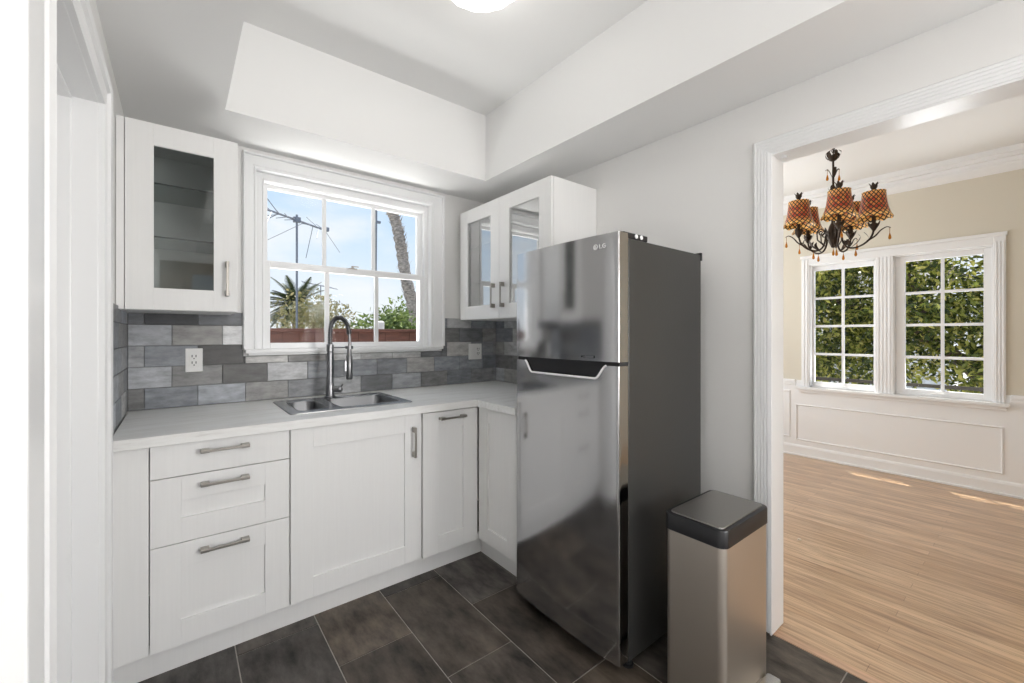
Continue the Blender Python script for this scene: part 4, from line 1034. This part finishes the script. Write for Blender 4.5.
for k in range(30):
    az = rng.uniform(0, 2 * PI); el = rng.uniform(-0.3, 1.3); p = Vector((1.69, 16.0, 1.55)); d = Vector((math.cos(az) * math.cos(el), math.sin(az) * math.cos(el), math.sin(el))); pts = [p.copy()]
    for s_ in range(6): d.z -= 0.16; d.normalize(); p = p + d * 0.13; pts.append(p.copy())
    m.tube(pts, 0.008, 5)
    for s_ in range(1, 20):
        t = s_ / 20 * 6; i = min(int(t), 5); q = pts[i].lerp(pts[i + 1], t - i); tg = (pts[i + 1] - pts[i]).normalized(); sd = tg.cross(Vector((0, 0, 1)))
        sd = sd.normalized() if sd.length > 1e-4 else Vector((1, 0, 0))
        for sg in (-1, 1):
            tip = q + (sd * sg * 0.8 + tg * 0.6 + Vector((0, 0, -0.18))) * 0.2; w = tg * 0.011; m.add([q - w, q + w, tip], [(0, 1, 2)])
m.build('fronds', M['palm'], pt2)
# dead palm trunk
tr = MB(); P = smooth_path([(4.78, 10.0, GZ), (4.76, 10.0, 1.0), (4.70, 10.0, 1.9), (4.50, 10.0, 2.7), (4.36, 10.0, 3.5), (4.22, 10.0, 4.1), (4.08, 10.0, 4.34)], 10)
k = len(P); rads = [(0.17 - 0.05 * i / k) * (1 + 0.10 * math.sin(i * 2.1)) for i in range(k)]
rads[-1] = 0.06; tr.tube(P, rads, 14)
for i in range(420):
    j = rng.integers(2, k - 2); a = rng.uniform(0, 2 * PI); c0 = P[j]; r_ = rads[j]
    q = c0 + Vector((math.cos(a) * r_, math.sin(a) * r_, rng.uniform(-0.04, 0.04))); tip = q + Vector((math.cos(a) * rng.uniform(0.03, 0.09), math.sin(a) * rng.uniform(0.03, 0.09), rng.uniform(0.0, 0.15)))
    w = Vector((-math.sin(a), math.cos(a), 0)) * 0.025; tr.add([q - w, q + w, tip], [(0, 1, 2)])
tag(tr.build('dead_palm_trunk', M['deadpalm'], smooth=50), 'tall bent grey shaggy trunk of a dead palm outside the kitchen window', 'tree trunk')
# antenna on its mast
an = thing('rooftop_antenna', 'large television antenna on a tall mast in the left panes', 'antenna', (1.72, 8.6, GZ))
MB().cyl((1.72, 8.6, GZ), (1.72, 8.6, 3.50), 0.019, 10).build('mast', M['aluminium'], an, smooth=50)
b0, b1 = Vector((1.205, 8.55, 3.50)), Vector((2.27, 8.65, 3.29))
m = MB().tube([b0, b1], 0.019, 8); m.box(1.66, 1.78, 8.56, 8.64, 3.36, 3.45); m.box(2.20, 2.29, 8.6, 8.69, 3.28, 3.35)
m.build('boom', M['aluminium'], an)
m = MB()
for t, L, up_ in ((0.02, 0.43, 0.29), (0.10, 0.43, 0.29), (0.22, 0.40, 0.04), (0.34, 0.36, 0.04), (0.46, 0.33, 0.05), (0.58, 0.29, 0.05), (0.70, 0.26, 0.07), (0.84, 0.36, 0.29), (0.95, 0.26, 0.17)):
    c0 = b0.lerp(b1, t)
    m.tube([c0 + Vector((-0.36 * L, L, up_ * 0.9)), c0, c0 + Vector((-0.32 * L, -L, -up_))], 0.007, 6)
m.tube([b0.lerp(b1, 0.2), b0 + Vector((-0.10, 0.0, 0.36))], 0.008, 6); m.tube([b0.lerp(b1, 0.2), b0 + Vector((-0.10, 0.0, -0.26))], 0.008, 6)
m.tube([b0.lerp(b1, 0.75), (1.875, 8.6, 2.715)], 0.006, 6); m.tube([b0.lerp(b1, 0.95), (2.49, 8.6, 2.89)], 0.005, 6); m.tube([b0.lerp(b1, 0.6), (1.25, 8.6, 2.97)], 0.005, 6)
m.build('elements', M['aluminium'], an)
an2 = thing('rooftop_antenna', 'small low antenna above the olive tree, middle of the window', 'antenna', (3.60, 14.5, GZ))
MB().cyl((3.60, 14.5, GZ), (3.60, 14.5, 2.88), 0.017, 8).build('mast', M['aluminium'], an2)
m = MB().tube([(3.05, 14.5, 2.94), (4.10, 14.5, 2.78)], 0.015, 6)
for t in (0.1, 0.3, 0.5, 0.7, 0.9): m.tube([(3.05 + 1.05 * t - 0.06, 14.85, 3.02 - 0.16 * t), (3.05 + 1.05 * t + 0.03, 14.15, 2.88 - 0.16 * t)], 0.009, 6)
m.build('boom', M['aluminium'], an2)
tag(MB().tube([(3.39, 9.2, GZ), (3.43, 9.2, 4.10)], 0.032, 10).box(3.39, 3.53, 9.17, 9.23, 3.75, 3.80).build('utility_pole', M['aluminium'], smooth=50), 'thin bare pole standing beside the mullion, right of the antenna', 'pole')
tag(MB().lathe([(0.05, GZ), (0.05, 1.34), (0.075, 1.36), (0.075, 1.47), (0.05, 1.49)], (2.42, 6.35, 0), 16).build('vent_pipe', M['stucco'], smooth=50), 'white vent pipe rising behind the fence, right pane', 'vent pipe')

# outside the dining room
t = thing('house', 'white stucco neighbour house seen through the dining windows', 'house', (15.5, 4.0, GZ))
MB().box(14.0, 19.0, 1.8, 5.2, GZ, 3.0).build('wall', M['stucco'], t)
MB().add([(13.6, 1.4, 2.95), (19.4, 1.4, 2.95), (19.4, 5.6, 2.95), (13.6, 5.6, 2.95), (14.8, 3.5, 4.0), (18.2, 3.5, 4.0)], [(0, 1, 5, 4), (2, 3, 4, 5), (0, 4, 3), (1, 2, 5), (0, 3, 2, 1)]).build('roof', M['roof'], t)
for yy in (2.2, 3.1): w_ = MB().box(13.96, 14.02, yy, yy + 0.55, 0.9, 1.9).build('window', M['trim'], t); MB().box(13.95, 13.97, yy + 0.05, yy + 0.5, 0.95, 1.85).build('pane', M['slot'], w_)
t = thing('house', 'pinkish neighbour house behind the tree, left dining window', 'house', (15, 8, GZ))
MB().box(14.0, 19.0, 5.6, 9.0, GZ, 2.1).build('wall', M['pink'], t)
MB().add([(13.7, 5.4, 2.05), (19.3, 5.4, 2.05), (19.3, 9.2, 2.05), (13.7, 9.2, 2.05), (14.9, 7.3, 2.75), (18.1, 7.3, 2.75)], [(0, 1, 5, 4), (2, 3, 4, 5), (0, 4, 3), (1, 2, 5), (0, 3, 2, 1)]).build('roof', M['pink'], t)
w_ = MB().box(13.96, 14.02, 6.5, 6.9, 1.2, 1.75).build('window', M['trim'], t); MB().box(13.95, 13.97, 6.54, 6.86, 1.24, 1.71).build('pane', M['slot'], w_)
rl = thing('railing', 'low dark metal railing outside the dining windows', 'railing', (6.9, 1.3, GZ))
MB().box(6.88, 6.92, -1.0, 4.0, 0.66, 0.70).build('top_rail', M['railing'], rl)
MB().box(6.885, 6.915, -1.0, 4.0, 0.28, 0.31).build('lower_rail', M['railing'], rl)
for yy in (-0.9, 0.1, 1.1, 2.1, 3.1, 3.9): MB().box(6.88, 6.92, yy - 0.02, yy + 0.02, GZ, 0.68).build('post', M['railing'], rl)
cc = []
for yy, zz, n_ in ((0.3, 2.1, 16), (0.9, 1.3, 14), (0.2, 0.95, 12), (1.75, 0.75, 10), (1.8, 1.35, 10), (2.9, 1.7, 10), (1.95, 2.25, 9), (1.5, 2.4, 14), (2.2, 1.9, 10), (2.4, 1.15, 9), (1.2, 2.9, 12), (0.0, 3.0, 8), (2.2, 3.0, 8)):
    cc += blob_centers((8.4, yy, zz), (0.7, 0.5, 0.40), n_)
tree('magnolia_tree', 'spreading glossy-leaved magnolia filling both dining windows', (8.7, 0.4, GZ),
     [([(8.6, 0.2, GZ), (8.6, 0.35, 0.3), (8.5, 0.8, 1.0), (8.4, 1.5, 1.5), (8.3, 2.2, 1.9)], 0.11, 0.045), ([(8.55, 0.6, 0.8), (8.6, 0.3, 1.7), (8.5, 0.1, 2.7)], 0.07, 0.025), ([(8.45, 1.0, 1.2), (8.4, 1.2, 2.0), (8.3, 1.6, 2.9)], 0.05, 0.02)],
     cc, [0.34] * len(cc), 30000, 0.088, 'magnolia')
cc = blob_centers((11.3, 3.9, 1.1), (0.6, 0.6, 0.9), 24)
tree('magnolia_tree', 'lighter shrubby tree at the left of the left dining window', (11.3, 3.9, GZ), [([(11.3, 3.9, GZ), (11.3, 3.85, 0.6), (11.2, 3.9, 1.6)], 0.06, 0.02)], cc, [0.32] * len(cc), 2600, 0.12, 'green')
